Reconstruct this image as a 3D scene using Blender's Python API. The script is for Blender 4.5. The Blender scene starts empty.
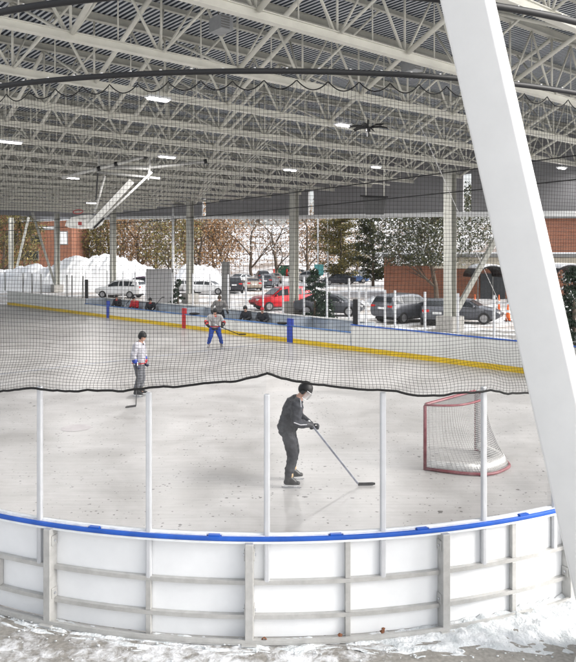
import bpy, bmesh, math, random
from mathutils import Vector as V, Matrix as M, noise as mnoise
R = random.Random(7)
S = bpy.context.scene
COL = S.collection
F, CX, HY, CH = 700.0, 288.0, 255.0, 4.0      # focal length in photo pixels, axis column, horizon row, eye height
rad = math.radians

def G(px, py, z=0.0):                          # ground (or height z) point seen at a photo pixel
    s = (py-HY)/(CH-z); return V(((px-CX)/s, F/s, z))
def Q(px, py, d): return V(((px-CX)*d/F, d, CH+(HY-py)*d/F))
U = V((-.681, .732, 0)); W = V((.732, .681, 0))        # rink axes: along, across
RU = V((-.643, .766, 0)); RW = V((.766, .643, 0))      # roof axes
def RK(u, w, z=0): return U*u + W*w + V((0,0,z))
def RF(u, w, z=0): return RU*u + RW*w + V((0,0,z))

# ---------------------------------------------------------------- mesh builder
class MB:
    def __init__(s): s.v=[]; s.f=[]; s.mi=[]; s.m=0
    def add(s, vs, fs):
        o=len(s.v); s.v += [tuple(p) for p in vs]; s.f += [tuple(i+o for i in f) for f in fs]; s.mi += [s.m]*len(fs)
    def box(s, c, size, rz=0, mat=None):
        c=V(c); hx,hy,hz=[a/2 for a in size]
        m = mat if mat else M.Rotation(rz,3,'Z')
        vs=[c+m@V((x*hx,y*hy,z*hz)) for x in(-1,1) for y in(-1,1) for z in(-1,1)]
        s.add(vs,[(0,1,3,2),(4,6,7,5),(0,4,5,1),(2,3,7,6),(0,2,6,4),(1,5,7,3)])
    def beam(s, a, b, w, h, up=V((0,0,1))):
        a=V(a); b=V(b); d=(b-a); L=d.length; d.normalize()
        if abs(d.dot(up))>.98: up=V((1,0,0))
        x=d.cross(up).normalized(); y=x.cross(d)
        s.box((a+b)/2,(L,w,h),mat=M((d,-x,y)).transposed())
    def tube(s, pts, r, n=6, cap=True, closed=False):
        pts=[V(p) for p in pts]; N=len(pts); rs = r if isinstance(r,(list,tuple)) else [r]*N
        vs=[]; fs=[]; prev=None
        for i,p in enumerate(pts):
            if closed: t=pts[(i+1)%N]-pts[i-1]
            else: t=pts[min(i+1,N-1)]-pts[max(i-1,0)]
            t.normalize()
            if prev is None:
                a=V((0,0,1)) if abs(t.z)<.9 else V((1,0,0)); x=t.cross(a).normalized()
            else:
                x=prev-t*prev.dot(t); x.normalize()
            prev=x; y=t.cross(x)
            for k in range(n):
                A=2*math.pi*k/n; vs.append(p+(x*math.cos(A)+y*math.sin(A))*rs[i])
        for i in range(N if closed else N-1):
            j=(i+1)%N
            for k in range(n):
                fs.append((i*n+k,i*n+(k+1)%n,j*n+(k+1)%n,j*n+k))
        if cap and not closed: fs.append(tuple(range(n))[::-1]); fs.append(tuple((N-1)*n+k for k in range(n)))
        s.add(vs,fs)
    def ell(s, c, r, mat=None, nu=12, nv=8, zmin=-1.0):
        c=V(c); m=mat if mat else M.Identity(3); vs=[]; fs=[]
        a0=-math.pi/2 if zmin<=-1 else math.asin(zmin)
        for j in range(nv+1):
            a=a0+(math.pi/2-a0)*j/nv
            for i in range(nu):
                b=2*math.pi*i/nu
                vs.append(c+m@V((r[0]*math.cos(a)*math.cos(b),r[1]*math.cos(a)*math.sin(b),r[2]*math.sin(a))))
        for j in range(nv):
            for i in range(nu): fs.append((j*nu+i,j*nu+(i+1)%nu,(j+1)*nu+(i+1)%nu,(j+1)*nu+i))
        fs.append(tuple(range(nu))[::-1])
        s.add(vs,fs)
    def cap(s, a, b, ra, rb, n=10):            # tapered capsule
        a=V(a); b=V(b); d=b-a; L=d.length
        if L<1e-6: s.ell(a,(ra,)*3); return
        d.normalize(); pts=[];rs=[]
        for k in range(4):
            t=math.pi/2*k/4; pts.append(a-d*ra*math.cos(t)); rs.append(max(ra*math.sin(t),.0015))
        pts.append(a); rs.append(ra); pts.append(b); rs.append(rb)
        for k in range(3,-1,-1):
            t=math.pi/2*k/4; pts.append(b+d*rb*math.cos(t)); rs.append(max(rb*math.sin(t),.0015))
        s.tube(pts,rs,n)
    def loft(s, rings, close=True, ends=True):
        n=len(rings[0]); vs=[p for r in rings for p in r]; fs=[]
        for i in range(len(rings)-1):
            for k in range(n if close else n-1):
                fs.append((i*n+k,i*n+(k+1)%n,(i+1)*n+(k+1)%n,(i+1)*n+k))
        if ends and close: fs.append(tuple(range(n))[::-1]); fs.append(tuple((len(rings)-1)*n+k for k in range(n)))
        s.add(vs,fs)
    def prism(s, poly, off):
        n=len(poly); poly=[V(p) for p in poly]; off=V(off)
        s.add(poly+[p+off for p in poly],[tuple(range(n))[::-1],tuple(range(n,2*n))]+[(i,(i+1)%n,n+(i+1)%n,n+i) for i in range(n)])
    def wrinkle(s, ob, amp, fr, seed):
        me=ob.data; nn=[v.normal.copy() for v in me.vertices]
        for v,n in zip(me.vertices,nn):
            q=v.co; d=mnoise.noise(V((q.x*fr+seed,q.y*fr,q.z*fr*2.2+q.x*fr*.8)))+.5*mnoise.noise(V((q.x*fr*2.3,q.y*fr*2.3+seed,q.z*fr*3.5)))
            v.co=q+n*d*amp
        me.update(); return ob
    def build(s, name, mats, parent=None, smooth=False, org=None, bevel=0, remesh=0, sm=6, auto=None):
        o=V((0,0,0)) if org is None else V(org)
        me=bpy.data.meshes.new(name); me.from_pydata([V(p)-o for p in s.v],[],s.f)
        if not isinstance(mats,(list,tuple)): mats=[mats]
        for m in mats: me.materials.append(m)
        if len(mats)>1: me.polygons.foreach_set('material_index',s.mi)
        bm=bmesh.new(); bm.from_mesh(me); bmesh.ops.recalc_face_normals(bm,faces=bm.faces); bm.to_mesh(me); bm.free()
        ob=bpy.data.objects.new(name,me); COL.objects.link(ob)
        if remesh or bevel:
            if remesh:
                k=ob.modifiers.new('r','REMESH'); k.mode='VOXEL'; k.voxel_size=remesh
                k=ob.modifiers.new('s','SMOOTH'); k.iterations=sm; k.factor=.5
            if bevel:
                k=ob.modifiers.new('b','BEVEL'); k.width=bevel; k.segments=2; k.limit_method='ANGLE'
            dg=bpy.context.evaluated_depsgraph_get(); ev=ob.evaluated_get(dg)
            m2=bpy.data.meshes.new_from_object(ev); ob.modifiers.clear(); ob.data=m2; bpy.data.meshes.remove(me); me=m2; me.name=name
            if len(me.materials)==0:
                for m in mats: me.materials.append(m)
        if smooth: me.polygons.foreach_set('use_smooth',[True]*len(me.polygons))
        if auto is not None:
            me.polygons.foreach_set('use_smooth',[True]*len(me.polygons)); me.set_sharp_from_angle(angle=rad(auto))
        me.update()
        if parent is not None: ob.parent=parent
        elif org is not None: ob.location=o
        return ob

def thing(name, label, cat, loc=(0,0,0), rz=0, group=None):
    o=bpy.data.objects.new(name,None); COL.objects.link(o); o.location=loc; o.rotation_euler=(0,0,rz)
    o.empty_display_size=.2; tag(o,label,cat,group); return o
def tag(o, label=None, cat=None, group=None, kind=None):
    if label: o['label']=label
    if cat: o['category']=cat
    if group: o['group']=group
    if kind: o['kind']=kind
    return o
def dup(t, loc, rz, label=None, scale=None):
    r=t.copy(); COL.objects.link(r); r.location=loc; r.rotation_euler=(0,0,rz)
    if label: r['label']=label
    if scale: r.scale=scale
    for ch in t.children:
        c=ch.copy(); COL.objects.link(c); c.parent=r
        for g in ch.children:
            d=g.copy(); COL.objects.link(d); d.parent=c
    return r

# ---------------------------------------------------------------- materials
def nt(name):
    m=bpy.data.materials.new(name); m.use_nodes=True; t=m.node_tree; b=t.nodes['Principled BSDF']; return m,t,b
def N(t, ty, **kw):
    n=t.nodes.new(ty)
    for k,v in kw.items():
        if k.startswith('i_'):
            key=k[2:]; key=int(key) if key.isdigit() else key.replace('_',' ')
            n.inputs[key].default_value=v
        else: setattr(n,k,v)
    return n
def c4(c): return (c[0],c[1],c[2],1)
def mat(name, c, rough=.6, metal=0, var=.12, scale=6, bump=0, bscale=40, c2=None, thr=None):
    m,t,b=nt(name); L=t.links.new
    tc=N(t,'ShaderNodeTexCoord'); nz=N(t,'ShaderNodeTexNoise',i_Scale=scale,i_Detail=6.0,i_Roughness=.6); L(tc.outputs['Object'],nz.inputs['Vector'])
    rp=N(t,'ShaderNodeValToRGB'); L(nz.outputs['Fac'],rp.inputs['Fac'])
    lo,hi=(thr if thr else (.3,.7)); rp.color_ramp.elements[0].position=lo; rp.color_ramp.elements[1].position=hi
    rp.color_ramp.elements[0].color=c4([x*(1-var) for x in c]); rp.color_ramp.elements[1].color=c4(c2 if c2 else [min(1,x*(1+var)) for x in c])
    L(rp.outputs['Color'],b.inputs['Base Color']); b.inputs['Roughness'].default_value=rough; b.inputs['Metallic'].default_value=metal
    if bump:
        n2=N(t,'ShaderNodeTexNoise',i_Scale=bscale,i_Detail=4.0); L(tc.outputs['Object'],n2.inputs['Vector'])
        bp=N(t,'ShaderNodeBump',i_Strength=bump,i_Distance=.02); L(n2.outputs['Fac'],bp.inputs['Height']); L(bp.outputs['Normal'],b.inputs['Normal'])
    return m
def emis(name, c, st):
    m,t,b=nt(name); b.inputs['Base Color'].default_value=c4((.8,.8,.8)); b.inputs['Emission Color'].default_value=c4(c); b.inputs['Emission Strength'].default_value=st; return m
def glass(name, tint=(.97,.98,.98), gl=.06, haze=.03, ior=1.3):
    m,t,b=nt(name); L=t.links.new; t.nodes.remove(b); out=t.nodes['Material Output']
    tr=N(t,'ShaderNodeBsdfTransparent'); tr.inputs[0].default_value=c4(tint)
    g=N(t,'ShaderNodeBsdfGlossy',i_Roughness=.03); df=N(t,'ShaderNodeBsdfDiffuse'); df.inputs[0].default_value=(.8,.8,.8,1)
    tc=N(t,'ShaderNodeTexCoord'); nz=N(t,'ShaderNodeTexNoise',i_Scale=1.6,i_Detail=7.0); L(tc.outputs['Object'],nz.inputs['Vector'])
    mu=N(t,'ShaderNodeMapRange'); mu.inputs[1].default_value=.42; mu.inputs[2].default_value=.75; mu.inputs[3].default_value=haze*.6; mu.inputs[4].default_value=haze*6; L(nz.outputs['Fac'],mu.inputs[0])
    m1=N(t,'ShaderNodeMixShader'); L(mu.outputs[0],m1.inputs[0]); L(tr.outputs[0],m1.inputs[1]); L(df.outputs[0],m1.inputs[2])
    fr=N(t,'ShaderNodeFresnel',i_IOR=ior); mf=N(t,'ShaderNodeMath',operation='ADD'); mf.inputs[1].default_value=gl*.3; L(fr.outputs[0],mf.inputs[0])
    m2=N(t,'ShaderNodeMixShader'); L(mf.outputs[0],m2.inputs[0]); L(m1.outputs[0],m2.inputs[1]); L(g.outputs[0],m2.inputs[2])
    L(m2.outputs[0],out.inputs['Surface']); return m

def ice_mat():
    m,t,b=nt('ice'); L=t.links.new; tc=N(t,'ShaderNodeTexCoord'); ob=tc.outputs['Object']
    n1=N(t,'ShaderNodeTexNoise',i_Scale=.6,i_Detail=6.0,i_Roughness=.62,i_Distortion=.5); L(ob,n1.inputs['Vector'])
    r1=N(t,'ShaderNodeValToRGB'); L(n1.outputs['Fac'],r1.inputs['Fac']); e=r1.color_ramp.elements
    e[0].position=.3; e[0].color=(.315,.305,.295,1); e[1].position=.72; e[1].color=(.485,.475,.467,1)
    # skate scratches
    mp=N(t,'ShaderNodeMapping'); mp.inputs['Rotation'].default_value=(0,0,.5); mp.inputs['Scale'].default_value=(.5,9,1); L(ob,mp.inputs['Vector'])
    n2=N(t,'ShaderNodeTexNoise',i_Scale=1.6,i_Detail=5.0,i_Distortion=.6); L(mp.outputs[0],n2.inputs['Vector'])
    r2=N(t,'ShaderNodeValToRGB'); L(n2.outputs['Fac'],r2.inputs['Fac']); e=r2.color_ramp.elements
    e[0].position=.35; e[0].color=(.93,.93,.93,1); e[1].position=.65; e[1].color=(1.05,1.05,1.05,1)
    mx=N(t,'ShaderNodeMix',data_type='RGBA',blend_type='MULTIPLY'); mx.inputs[0].default_value=1; L(r1.outputs[0],mx.inputs[6]); L(r2.outputs[0],mx.inputs[7])
    cur=mx.outputs[2]
    # specks of grit, three sizes
    for sc,th,rn in ((3.0,.12,.42),(7,.19,.42),(15,.27,.34)):
        vo=N(t,'ShaderNodeTexVoronoi',i_Scale=sc); dz=N(t,'ShaderNodeTexNoise',i_Scale=sc*2.5,i_Detail=2.0); L(ob,dz.inputs['Vector'])
        dm=N(t,'ShaderNodeVectorMath',operation='SCALE'); L(dz.outputs['Color'],dm.inputs[0]); dm.inputs['Scale'].default_value=.5/sc
        da_=N(t,'ShaderNodeVectorMath',operation='ADD'); L(ob,da_.inputs[0]); L(dm.outputs[0],da_.inputs[1]); L(da_.outputs[0],vo.inputs['Vector'])
        nn=N(t,'ShaderNodeTexNoise',i_Scale=.8,i_Detail=2.0); L(ob,nn.inputs['Vector'])
        sp=N(t,'ShaderNodeSeparateColor'); L(vo.outputs['Color'],sp.inputs[0])
        cl=N(t,'ShaderNodeMath',operation='LESS_THAN'); L(sp.outputs[0],cl.inputs[0]); cl.inputs[1].default_value=rn
        sz=N(t,'ShaderNodeMath',operation='MULTIPLY'); L(sp.outputs[1],sz.inputs[0]); sz.inputs[1].default_value=th*2
        dn=N(t,'ShaderNodeMath',operation='MULTIPLY'); L(nn.outputs['Fac'],dn.inputs[0]); L(sz.outputs[0],dn.inputs[1])
        lt=N(t,'ShaderNodeMath',operation='LESS_THAN'); L(vo.outputs['Distance'],lt.inputs[0]); L(dn.outputs[0],lt.inputs[1])
        an=N(t,'ShaderNodeMath',operation='MULTIPLY'); L(lt.outputs[0],an.inputs[0]); L(cl.outputs[0],an.inputs[1])
        a2=N(t,'ShaderNodeMath',operation='MULTIPLY'); L(an.outputs[0],a2.inputs[0]); a2.inputs[1].default_value=.92
        m3=N(t,'ShaderNodeMix',data_type='RGBA'); L(a2.outputs[0],m3.inputs[0]); L(cur,m3.inputs[6]); m3.inputs[7].default_value=(.08,.075,.07,1); cur=m3.outputs[2]
    L(cur,b.inputs['Base Color']); 
    r3=N(t,'ShaderNodeMapRange'); L(n1.outputs['Fac'],r3.inputs[0]); r3.inputs[3].default_value=.22; r3.inputs[4].default_value=.5; L(r3.outputs[0],b.inputs['Roughness'])
    b.inputs['Specular IOR Level'].default_value=.35
    bp=N(t,'ShaderNodeBump',i_Strength=.08,i_Distance=.02); L(n2.outputs['Fac'],bp.inputs['Height']); L(bp.outputs[0],b.inputs['Normal'])
    return m

def ground_mat(name, dark, snow, lo, hi, s1=.6, s2=4.0, patch=False):
    m,t,b=nt(name); L=t.links.new; tc=N(t,'ShaderNodeTexCoord'); ob=tc.outputs['Object']
    n1=N(t,'ShaderNodeTexNoise',i_Scale=s1,i_Detail=3.0); n2=N(t,'ShaderNodeTexNoise',i_Scale=s2,i_Detail=8.0,i_Roughness=.7,i_Distortion=.4)
    L(ob,n1.inputs['Vector']); L(ob,n2.inputs['Vector'])
    ad=N(t,'ShaderNodeMath',operation='ADD'); L(n1.outputs['Fac'],ad.inputs[0]); L(n2.outputs['Fac'],ad.inputs[1])
    hf=N(t,'ShaderNodeMath',operation='MULTIPLY'); L(ad.outputs[0],hf.inputs[0]); hf.inputs[1].default_value=.5
    mr=N(t,'ShaderNodeMapRange'); L(hf.outputs[0],mr.inputs[0]); mr.inputs[1].default_value=lo; mr.inputs[2].default_value=hi
    if patch:                                  # swept, wet strip of bare pavement beside the boards
        c=G(520,655); vd=N(t,'ShaderNodeVectorMath',operation='DISTANCE'); L(ob,vd.inputs[0]); vd.inputs[1].default_value=(c.x,c.y,0)
        m2=N(t,'ShaderNodeMapRange'); L(vd.outputs['Value'],m2.inputs[0]); m2.inputs[1].default_value=.5; m2.inputs[2].default_value=2.2; m2.inputs[3].default_value=-.09; m2.inputs[4].default_value=.0
        a2=N(t,'ShaderNodeMath',operation='ADD'); L(hf.outputs[0],a2.inputs[0]); L(m2.outputs[0],a2.inputs[1]); L(a2.outputs[0],mr.inputs[0])
    n3=N(t,'ShaderNodeTexNoise',i_Scale=25,i_Detail=6.0); L(ob,n3.inputs['Vector'])
    rp=N(t,'ShaderNodeValToRGB'); L(n3.outputs['Fac'],rp.inputs['Fac']); e=rp.color_ramp.elements
    e[0].position=.3; e[0].color=c4([x*.7 for x in dark]); e[1].position=.75; e[1].color=c4([x*1.25 for x in dark])
    mx=N(t,'ShaderNodeMix',data_type='RGBA'); L(mr.outputs[0],mx.inputs[0]); L(rp.outputs[0],mx.inputs[6]); mx.inputs[7].default_value=c4(snow)
    L(mx.outputs[2],b.inputs['Base Color'])
    ro=N(t,'ShaderNodeMapRange'); L(mr.outputs[0],ro.inputs[0]); ro.inputs[3].default_value=.45; ro.inputs[4].default_value=.85; L(ro.outputs[0],b.inputs['Roughness'])
    bp=N(t,'ShaderNodeBump',i_Strength=.5,i_Distance=.03); L(mr.outputs[0],bp.inputs['Height']); L(bp.outputs[0],b.inputs['Normal'])
    return m
def brick_mat():
    m,t,b=nt('brick'); L=t.links.new; tc=N(t,'ShaderNodeTexCoord')
    sp=N(t,'ShaderNodeSeparateXYZ'); L(tc.outputs['Object'],sp.inputs[0])
    ad=N(t,'ShaderNodeMath',operation='ADD'); L(sp.outputs[0],ad.inputs[0]); L(sp.outputs[1],ad.inputs[1])
    cb=N(t,'ShaderNodeCombineXYZ'); L(ad.outputs[0],cb.inputs[0]); L(sp.outputs[2],cb.inputs[1])
    br=N(t,'ShaderNodeTexBrick',i_Scale=1.0); L(cb.outputs[0],br.inputs['Vector'])
    br.inputs['Color1'].default_value=(.36,.12,.055,1); br.inputs['Color2'].default_value=(.26,.085,.04,1); br.inputs['Mortar'].default_value=(.36,.27,.22,1)
    br.inputs['Brick Width'].default_value=.24; br.inputs['Row Height'].default_value=.08; br.inputs['Mortar Size'].default_value=.008
    nz=N(t,'ShaderNodeTexNoise',i_Scale=.5,i_Detail=5.0); L(tc.outputs['Object'],nz.inputs['Vector'])
    mx=N(t,'ShaderNodeMix',data_type='RGBA',blend_type='MULTIPLY'); mx.inputs[0].default_value=.5; L(br.outputs[0],mx.inputs[6]); L(nz.outputs['Fac'],mx.inputs[7])
    L(mx.outputs[2],b.inputs['Base Color']); b.inputs['Roughness'].default_value=.85; return m
def leaf_mat(name, a, b_, c):
    m,t,b=nt(name); L=t.links.new; gi=N(t,'ShaderNodeNewGeometry')
    rp=N(t,'ShaderNodeValToRGB'); L(gi.outputs['Random Per Island'],rp.inputs['Fac']); e=rp.color_ramp.elements
    e[0].color=c4(a); e[1].color=c4(c); k=e.new(.55); k.color=c4(b_)
    L(rp.outputs[0],b.inputs['Base Color']); b.inputs['Roughness'].default_value=.8; return m

m_ice=ice_mat()
m_pave=ground_mat('pavement',(.26,.245,.22),(.74,.75,.77),.45,.555,.7,5.5,patch=True)
m_lot=ground_mat('lot_snow',(.42,.36,.31),(.82,.83,.85),.42,.56,.25,1.2)
m_snow=mat('snow',(.82,.83,.85),.9,var=.05,scale=2.5,bump=.5,bscale=14)
m_dsnow=mat('drift_snow',(.60,.64,.65),.9,var=.16,scale=5,bump=.9,bscale=34,c2=(.78,.79,.80))
m_hill=ground_mat('hill_snow',(.24,.17,.12),(.74,.75,.77),.42,.54,.12,.9)
m_board=mat('white_board',(.76,.77,.78),.38,var=.045,scale=2.2,bump=.04,bscale=7)
m_alu=mat('aluminium',(.47,.465,.45),.42,metal=.35,var=.12,scale=9,bump=.05,bscale=60)
m_stan=mat('stanchion_grey',(.55,.56,.58),.35,metal=.3,var=.07,scale=5)
m_blue=mat('blue_cap',(.010,.085,.42),.4,var=.18,scale=4)
m_ltcap=mat('cap_lip',(.72,.74,.76),.5,var=.08,scale=8)
m_frost=mat('cap_frost',(.60,.65,.78),.6,var=.35,scale=5,c2=(.78,.79,.84))
m_white=mat('column_white',(.74,.74,.73),.34,var=.035,scale=2.5,bump=.04,bscale=6)
m_steel=mat('truss_paint',(.64,.63,.565),.5,var=.10,scale=1.5)
m_cream=mat('purlin_paint',(.42,.415,.37),.55,var=.10,scale=2)
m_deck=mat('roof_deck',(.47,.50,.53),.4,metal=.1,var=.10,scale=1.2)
m_deckd=mat('roof_deck_flute_shade',(.10,.115,.14),.55,metal=.2,var=.2,scale=1.2)  # same metal deck, with the shade inside the flutes put into the colour
m_col=mat('column_paint',(.45,.45,.41),.6,var=.12,scale=2)
m_conc=mat('concrete',(.34,.33,.31),.85,var=.2,scale=5,bump=.3)
m_fascia=mat('fascia',(.24,.24,.25),.6,var=.08,scale=.6)
m_strip=mat('white_strip',(.75,.76,.77),.5,var=.06)
m_black=mat('black_rubber',(.006,.006,.007),.55,var=.3,scale=20)
m_net=mat('black_net',(.006,.006,.006),.8,var=.2)
m_clip=mat('clip_white',(.6,.6,.6),.5)
m_glass=glass('glass',(.965,.97,.975),.05,.011)
m_glass2=glass('glass_far',(.98,.985,.99),.03,.003,1.02)
m_yel=mat('yellow_kick',(.62,.42,.015),.5,var=.15,scale=1.5)
m_red=mat('red_paint',(.45,.015,.02),.45,var=.15,scale=4)
m_bluep=mat('blue_paint',(.02,.05,.34),.45,var=.1,scale=4)
m_farb=mat('far_board',(.62,.62,.60),.5,var=.08,scale=1.2)
m_bench=mat('bench_wall',(.25,.30,.37),.5,var=.3,scale=.9,c2=(.42,.46,.50))
m_floor=mat('bench_floor',(.06,.16,.38),.6,var=.3,scale=2)
m_brick=brick_mat()
m_grpan=mat('grey_panel',(.40,.40,.41),.7,var=.08,scale=1)
m_grd=mat('grey_dark',(.17,.17,.165),.7,var=.15,scale=2)
m_lamp=emis('lamp_glow',(1,.96,.98),9)
m_bark=mat('bark',(.10,.075,.055),.9,var=.3,scale=8,bump=.6)
m_goalr=mat('goal_red',(.17,.015,.03),.45,var=.2,scale=6,c2=(.26,.08,.09))
m_tan=mat('tan_leather',(.42,.30,.17),.7,var=.2)
m_trim=mat('trim_grey',(.34,.34,.36),.7,var=.2)
m_goaln=mat('goal_net',(.42,.41,.40),.8,var=.1)
m_skirt=mat('goal_skirt',(.72,.71,.69),.8,var=.15,scale=9,bump=.6,bscale=30)
m_skin=mat('skin',(.52,.30,.22),.5,var=.06,scale=15)
m_tyre=mat('tyre',(.02,.02,.021),.8); m_rim=mat('rim',(.35,.35,.36),.35,metal=.7)
m_wind=mat('car_glass',(.03,.035,.04),.12,var=.2); m_tail=mat('tail_light',(.5,.02,.02),.25); m_head=mat('head_light',(.7,.7,.7),.15)
m_cone=mat('cone_orange',(.75,.13,.02),.5); m_wood=mat('wood',(.55,.27,.13),.7,var=.2,scale=12)
m_leafd=mat('dead_leaf',(.16,.06,.025),.8,var=.3,scale=30)
m_blade=mat('blade_steel',(.55,.56,.58),.25,metal=.8)
m_dkcloth=mat('black_cloth',(.018,.019,.024),.85,var=.35,scale=14,bump=.3,bscale=25)
m_dkcloth2=mat('charcoal_cloth',(.022,.024,.031),.85,var=.35,scale=10,bump=.3,bscale=25)
m_hpaint=mat('backboard_white',(.50,.50,.48),.5,var=.05)

# ---------------------------------------------------------------- setting
def sheet(name, poly, z, m, sub=0):
    b=MB(); b.add([V((p[0],p[1],z)) for p in poly],[tuple(range(len(poly)))]); o=b.build(name,m); tag(o,kind='structure'); return o
sheet('ground',[(-600,-60),(600,-60),(600,900),(-600,900)],-.03,m_lot)
# pavement around the near corner: finer sheet
sheet('pavement',[RK(-14,-14)[:2],RK(26,-14)[:2],RK(26,34)[:2],RK(-14,34)[:2]],-.012,m_pave)
RC=7.2; C1=V((-.25,14.5,0)); u1=C1.dot(U)/1.0; w1=C1.dot(W)
wF=21.9; u0=u1-RC; wN=w1-RC; uE=64.0
def rink_path(off=0.0, seg=12):
    """corner centres -> closed outline, offset outward by off"""
    out=[]
    for (cu,cw,a0) in ((u1,w1,180),(u1,wF-RC,90),(uE-RC,wF-RC,0),(uE-RC,w1,-90)):
        for k in range(seg+1):
            a=rad(a0+90-90*k/seg); r=RC+off
            out.append(RK(cu+r*math.cos(a),cw+r*math.sin(a)))
    return out
ol=rink_path(.03,24)
b=MB(); b.add([p+V((0,0,.0)) for p in ol],[tuple(range(len(ol)))]); tag(b.build('ice',m_ice),kind='structure')
def icemark(name,c,alpha):
    m,t,bb=nt(name); bb.inputs['Base Color'].default_value=c4(c); bb.inputs['Roughness'].default_value=.5; return m
m_lineb=mat('line_blue_faint',(.34,.38,.47),.4,var=.12,scale=2,c2=(.44,.45,.49)); m_liner=mat('line_red_faint',(.385,.37,.37),.4,var=.08,scale=1.5,c2=(.46,.45,.45))
def strip(name,a,b_,w,m,z=.004):
    d=(b_-a).normalized(); n=V((-d.y,d.x,0))*w/2; q=MB(); q.add([a-n+V((0,0,z)),a+n+V((0,0,z)),b_+n+V((0,0,z)),b_-n+V((0,0,z))],[(0,1,2,3)]); return tag(q.build(name,m),kind='structure')
uB1=G(290,341).dot(U); uR=G(184,326).dot(U); uB2=G(108,316).dot(U)
for nm,uu,m,w in (('blue_line',uB1,m_lineb,.12),('red_line',uR,m_liner,.1),('blue_line',uB2,m_lineb,.12)):
    strip(nm,RK(uu,wN+.05),RK(uu,wF-.05),w,m)
def ring(name,c,r0,r1,m,n=64,z=.004):
    q=MB(); vs=[]; fs=[]
    for k in range(n):
        a=2*math.pi*k/n; d=V((math.cos(a),math.sin(a),0)); vs+= [c+d*r0+V((0,0,z)),c+d*r1+V((0,0,z))]
    for k in range(n): fs.append((2*k,2*k+1,2*((k+1)%n)+1,2*((k+1)%n)))
    q.add(vs,fs); return tag(q.build(name,m),kind='structure')
dot=G(76,428); q=MB(); q.add([dot+V((.34*math.cos(a*math.pi/16),.34*math.sin(a*math.pi/16),.004)) for a in range(32)],[tuple(range(32))]); tag(q.build('faceoff_spot',mat('spot_red_faint',(.35,.31,.32),.4,var=.12,scale=3,c2=(.43,.41,.41))),kind='structure')

# hill + distant ground
b=MB(); vs=[]; fs=[]; nx,ny=70,14
for j in range(ny):
    for i in range(nx):
        x=-260+i*520/(nx-1); y=118+j*16; h=max(0,(y-122)*.085)*(1+.35*mnoise.noise(V((x*.012,y*.02,3))))+ .5*mnoise.noise(V((x*.06,y*.06,1)))
        vs.append(V((x,y,h-.4 if j else -.4)))
for j in range(ny-1):
    for i in range(nx-1): fs.append((j*nx+i,j*nx+i+1,(j+1)*nx+i+1,(j+1)*nx+i))
b.add(vs,fs); tag(b.build('hill',m_hill,smooth=True),kind='structure')

# ---------------------------------------------------------------- near corner boards
def arc(px_angle, r=RC, z=0): a=px_angle; return C1+V((r*math.sin(a),-r*math.cos(a),z))
def px2ang(px):                                # where the column of the photo meets the near arc
    t=(px-CX)/F
    lo,hi=-1.2,1.2
    for _ in range(60):
        mid=(lo+hi)/2; p=arc(mid)
        if p.x/p.y<t: lo=mid
        else: hi=mid
    return (lo+hi)/2
A0,A1=-rad(48),rad(46)                         # arc ends (tangent to straight boards)
def bpath(off, z, a0=A0, a1=A1, n=64, ext=3.0):
    pts=[]
    r=RC+off
    if ext: 
        t=V((math.cos(a0),math.sin(a0),0)); pts.append(arc(a0,r,z)-t*ext)
    pts+=[arc(a0+(a1-a0)*k/n,r,z) for k in range(n+1)]
    if ext:
        t=V((math.cos(a1),math.sin(a1),0)); pts.append(arc(a1,r,z)+t*ext)
    return pts
def band(mb, o0, o1, z0, z1, a0=A0, a1=A1, n=64, ext=3.0):
    n=max(2,n)
    P=[bpath(o,z,a0,a1,n,ext) for (o,z) in ((o0,z0),(o1,z0),(o1,z1),(o0,z1))]
    mb.loft([[P[k][i] for k in range(4)] for i in range(len(P[0]))])
nb=thing('rink_boards','white curved rink boards with blue cap rail, grey posts and clear glass nearest the viewer','rink boards',arc(0))
NB=nb.location.copy()
# panels: one between each pair of heavy posts
heavy=[px2ang(p) for p in (-140,54,250,441,564)]
edges=[A0]+heavy+[A1]
for i in range(len(edges)-1):
    b=MB(); g=.004/RC
    band(b,-.012,.0,.02,1.035,edges[i]+g,edges[i+1]-g,16,3.0 if False else 0); b.build('board_panel',m_board,nb,org=NB,auto=30)
for sgn,a in ((-1,A0),(1,A1)):
    b=MB(); t=V((math.cos(a),math.sin(a),0))*sgn; n=(arc(a)-C1).normalized(); p=arc(a)+t*.004
    b.beam(p-n*.006+V((0,0,.5275)),p+t*3-n*.006+V((0,0,.5275)),.012,1.015); b.build('board_panel',m_board,nb,org=NB)
b=MB(); band(b,-.035,.085,1.043,1.085); b.build('cap_rail',m_blue,nb,org=NB,auto=30,bevel=.006)
b=MB(); band(b,.003,.078,1.018,1.041); b.build('cap_lip',m_ltcap,nb,org=NB,auto=30)
b=MB(); band(b,-.015,.03,1.087,1.105); 
b.build('glass_gasket',m_ltcap,nb,org=NB,auto=30)
clips=sorted(px2ang(p) for p in (-160,-60,97,215,335,420,520,640))
for c0,c1 in zip(clips,clips[1:]):
    b=MB(); band(b,.000,.056,1.0855,1.094,c0+.011,c1-.011,14,0); b.build('cap_strip',m_frost,nb,org=NB,auto=30)
b=MB()
for a in clips: band(b,.0,.07,1.0855,1.102,a-.008,a+.008,3,0)
b.build('gasket_clip',m_blue,nb,org=NB)
for z in (.25,.605):
    b=MB(); band(b,.002,.055,z-.022,z+.022); b.build('horizontal_rail',m_alu,nb,org=NB,auto=30)
b=MB(); band(b,.002,.13,.0,.012); band(b,.10,.13,.014,.05); b.build('base_channel',m_alu,nb,org=NB)
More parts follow.
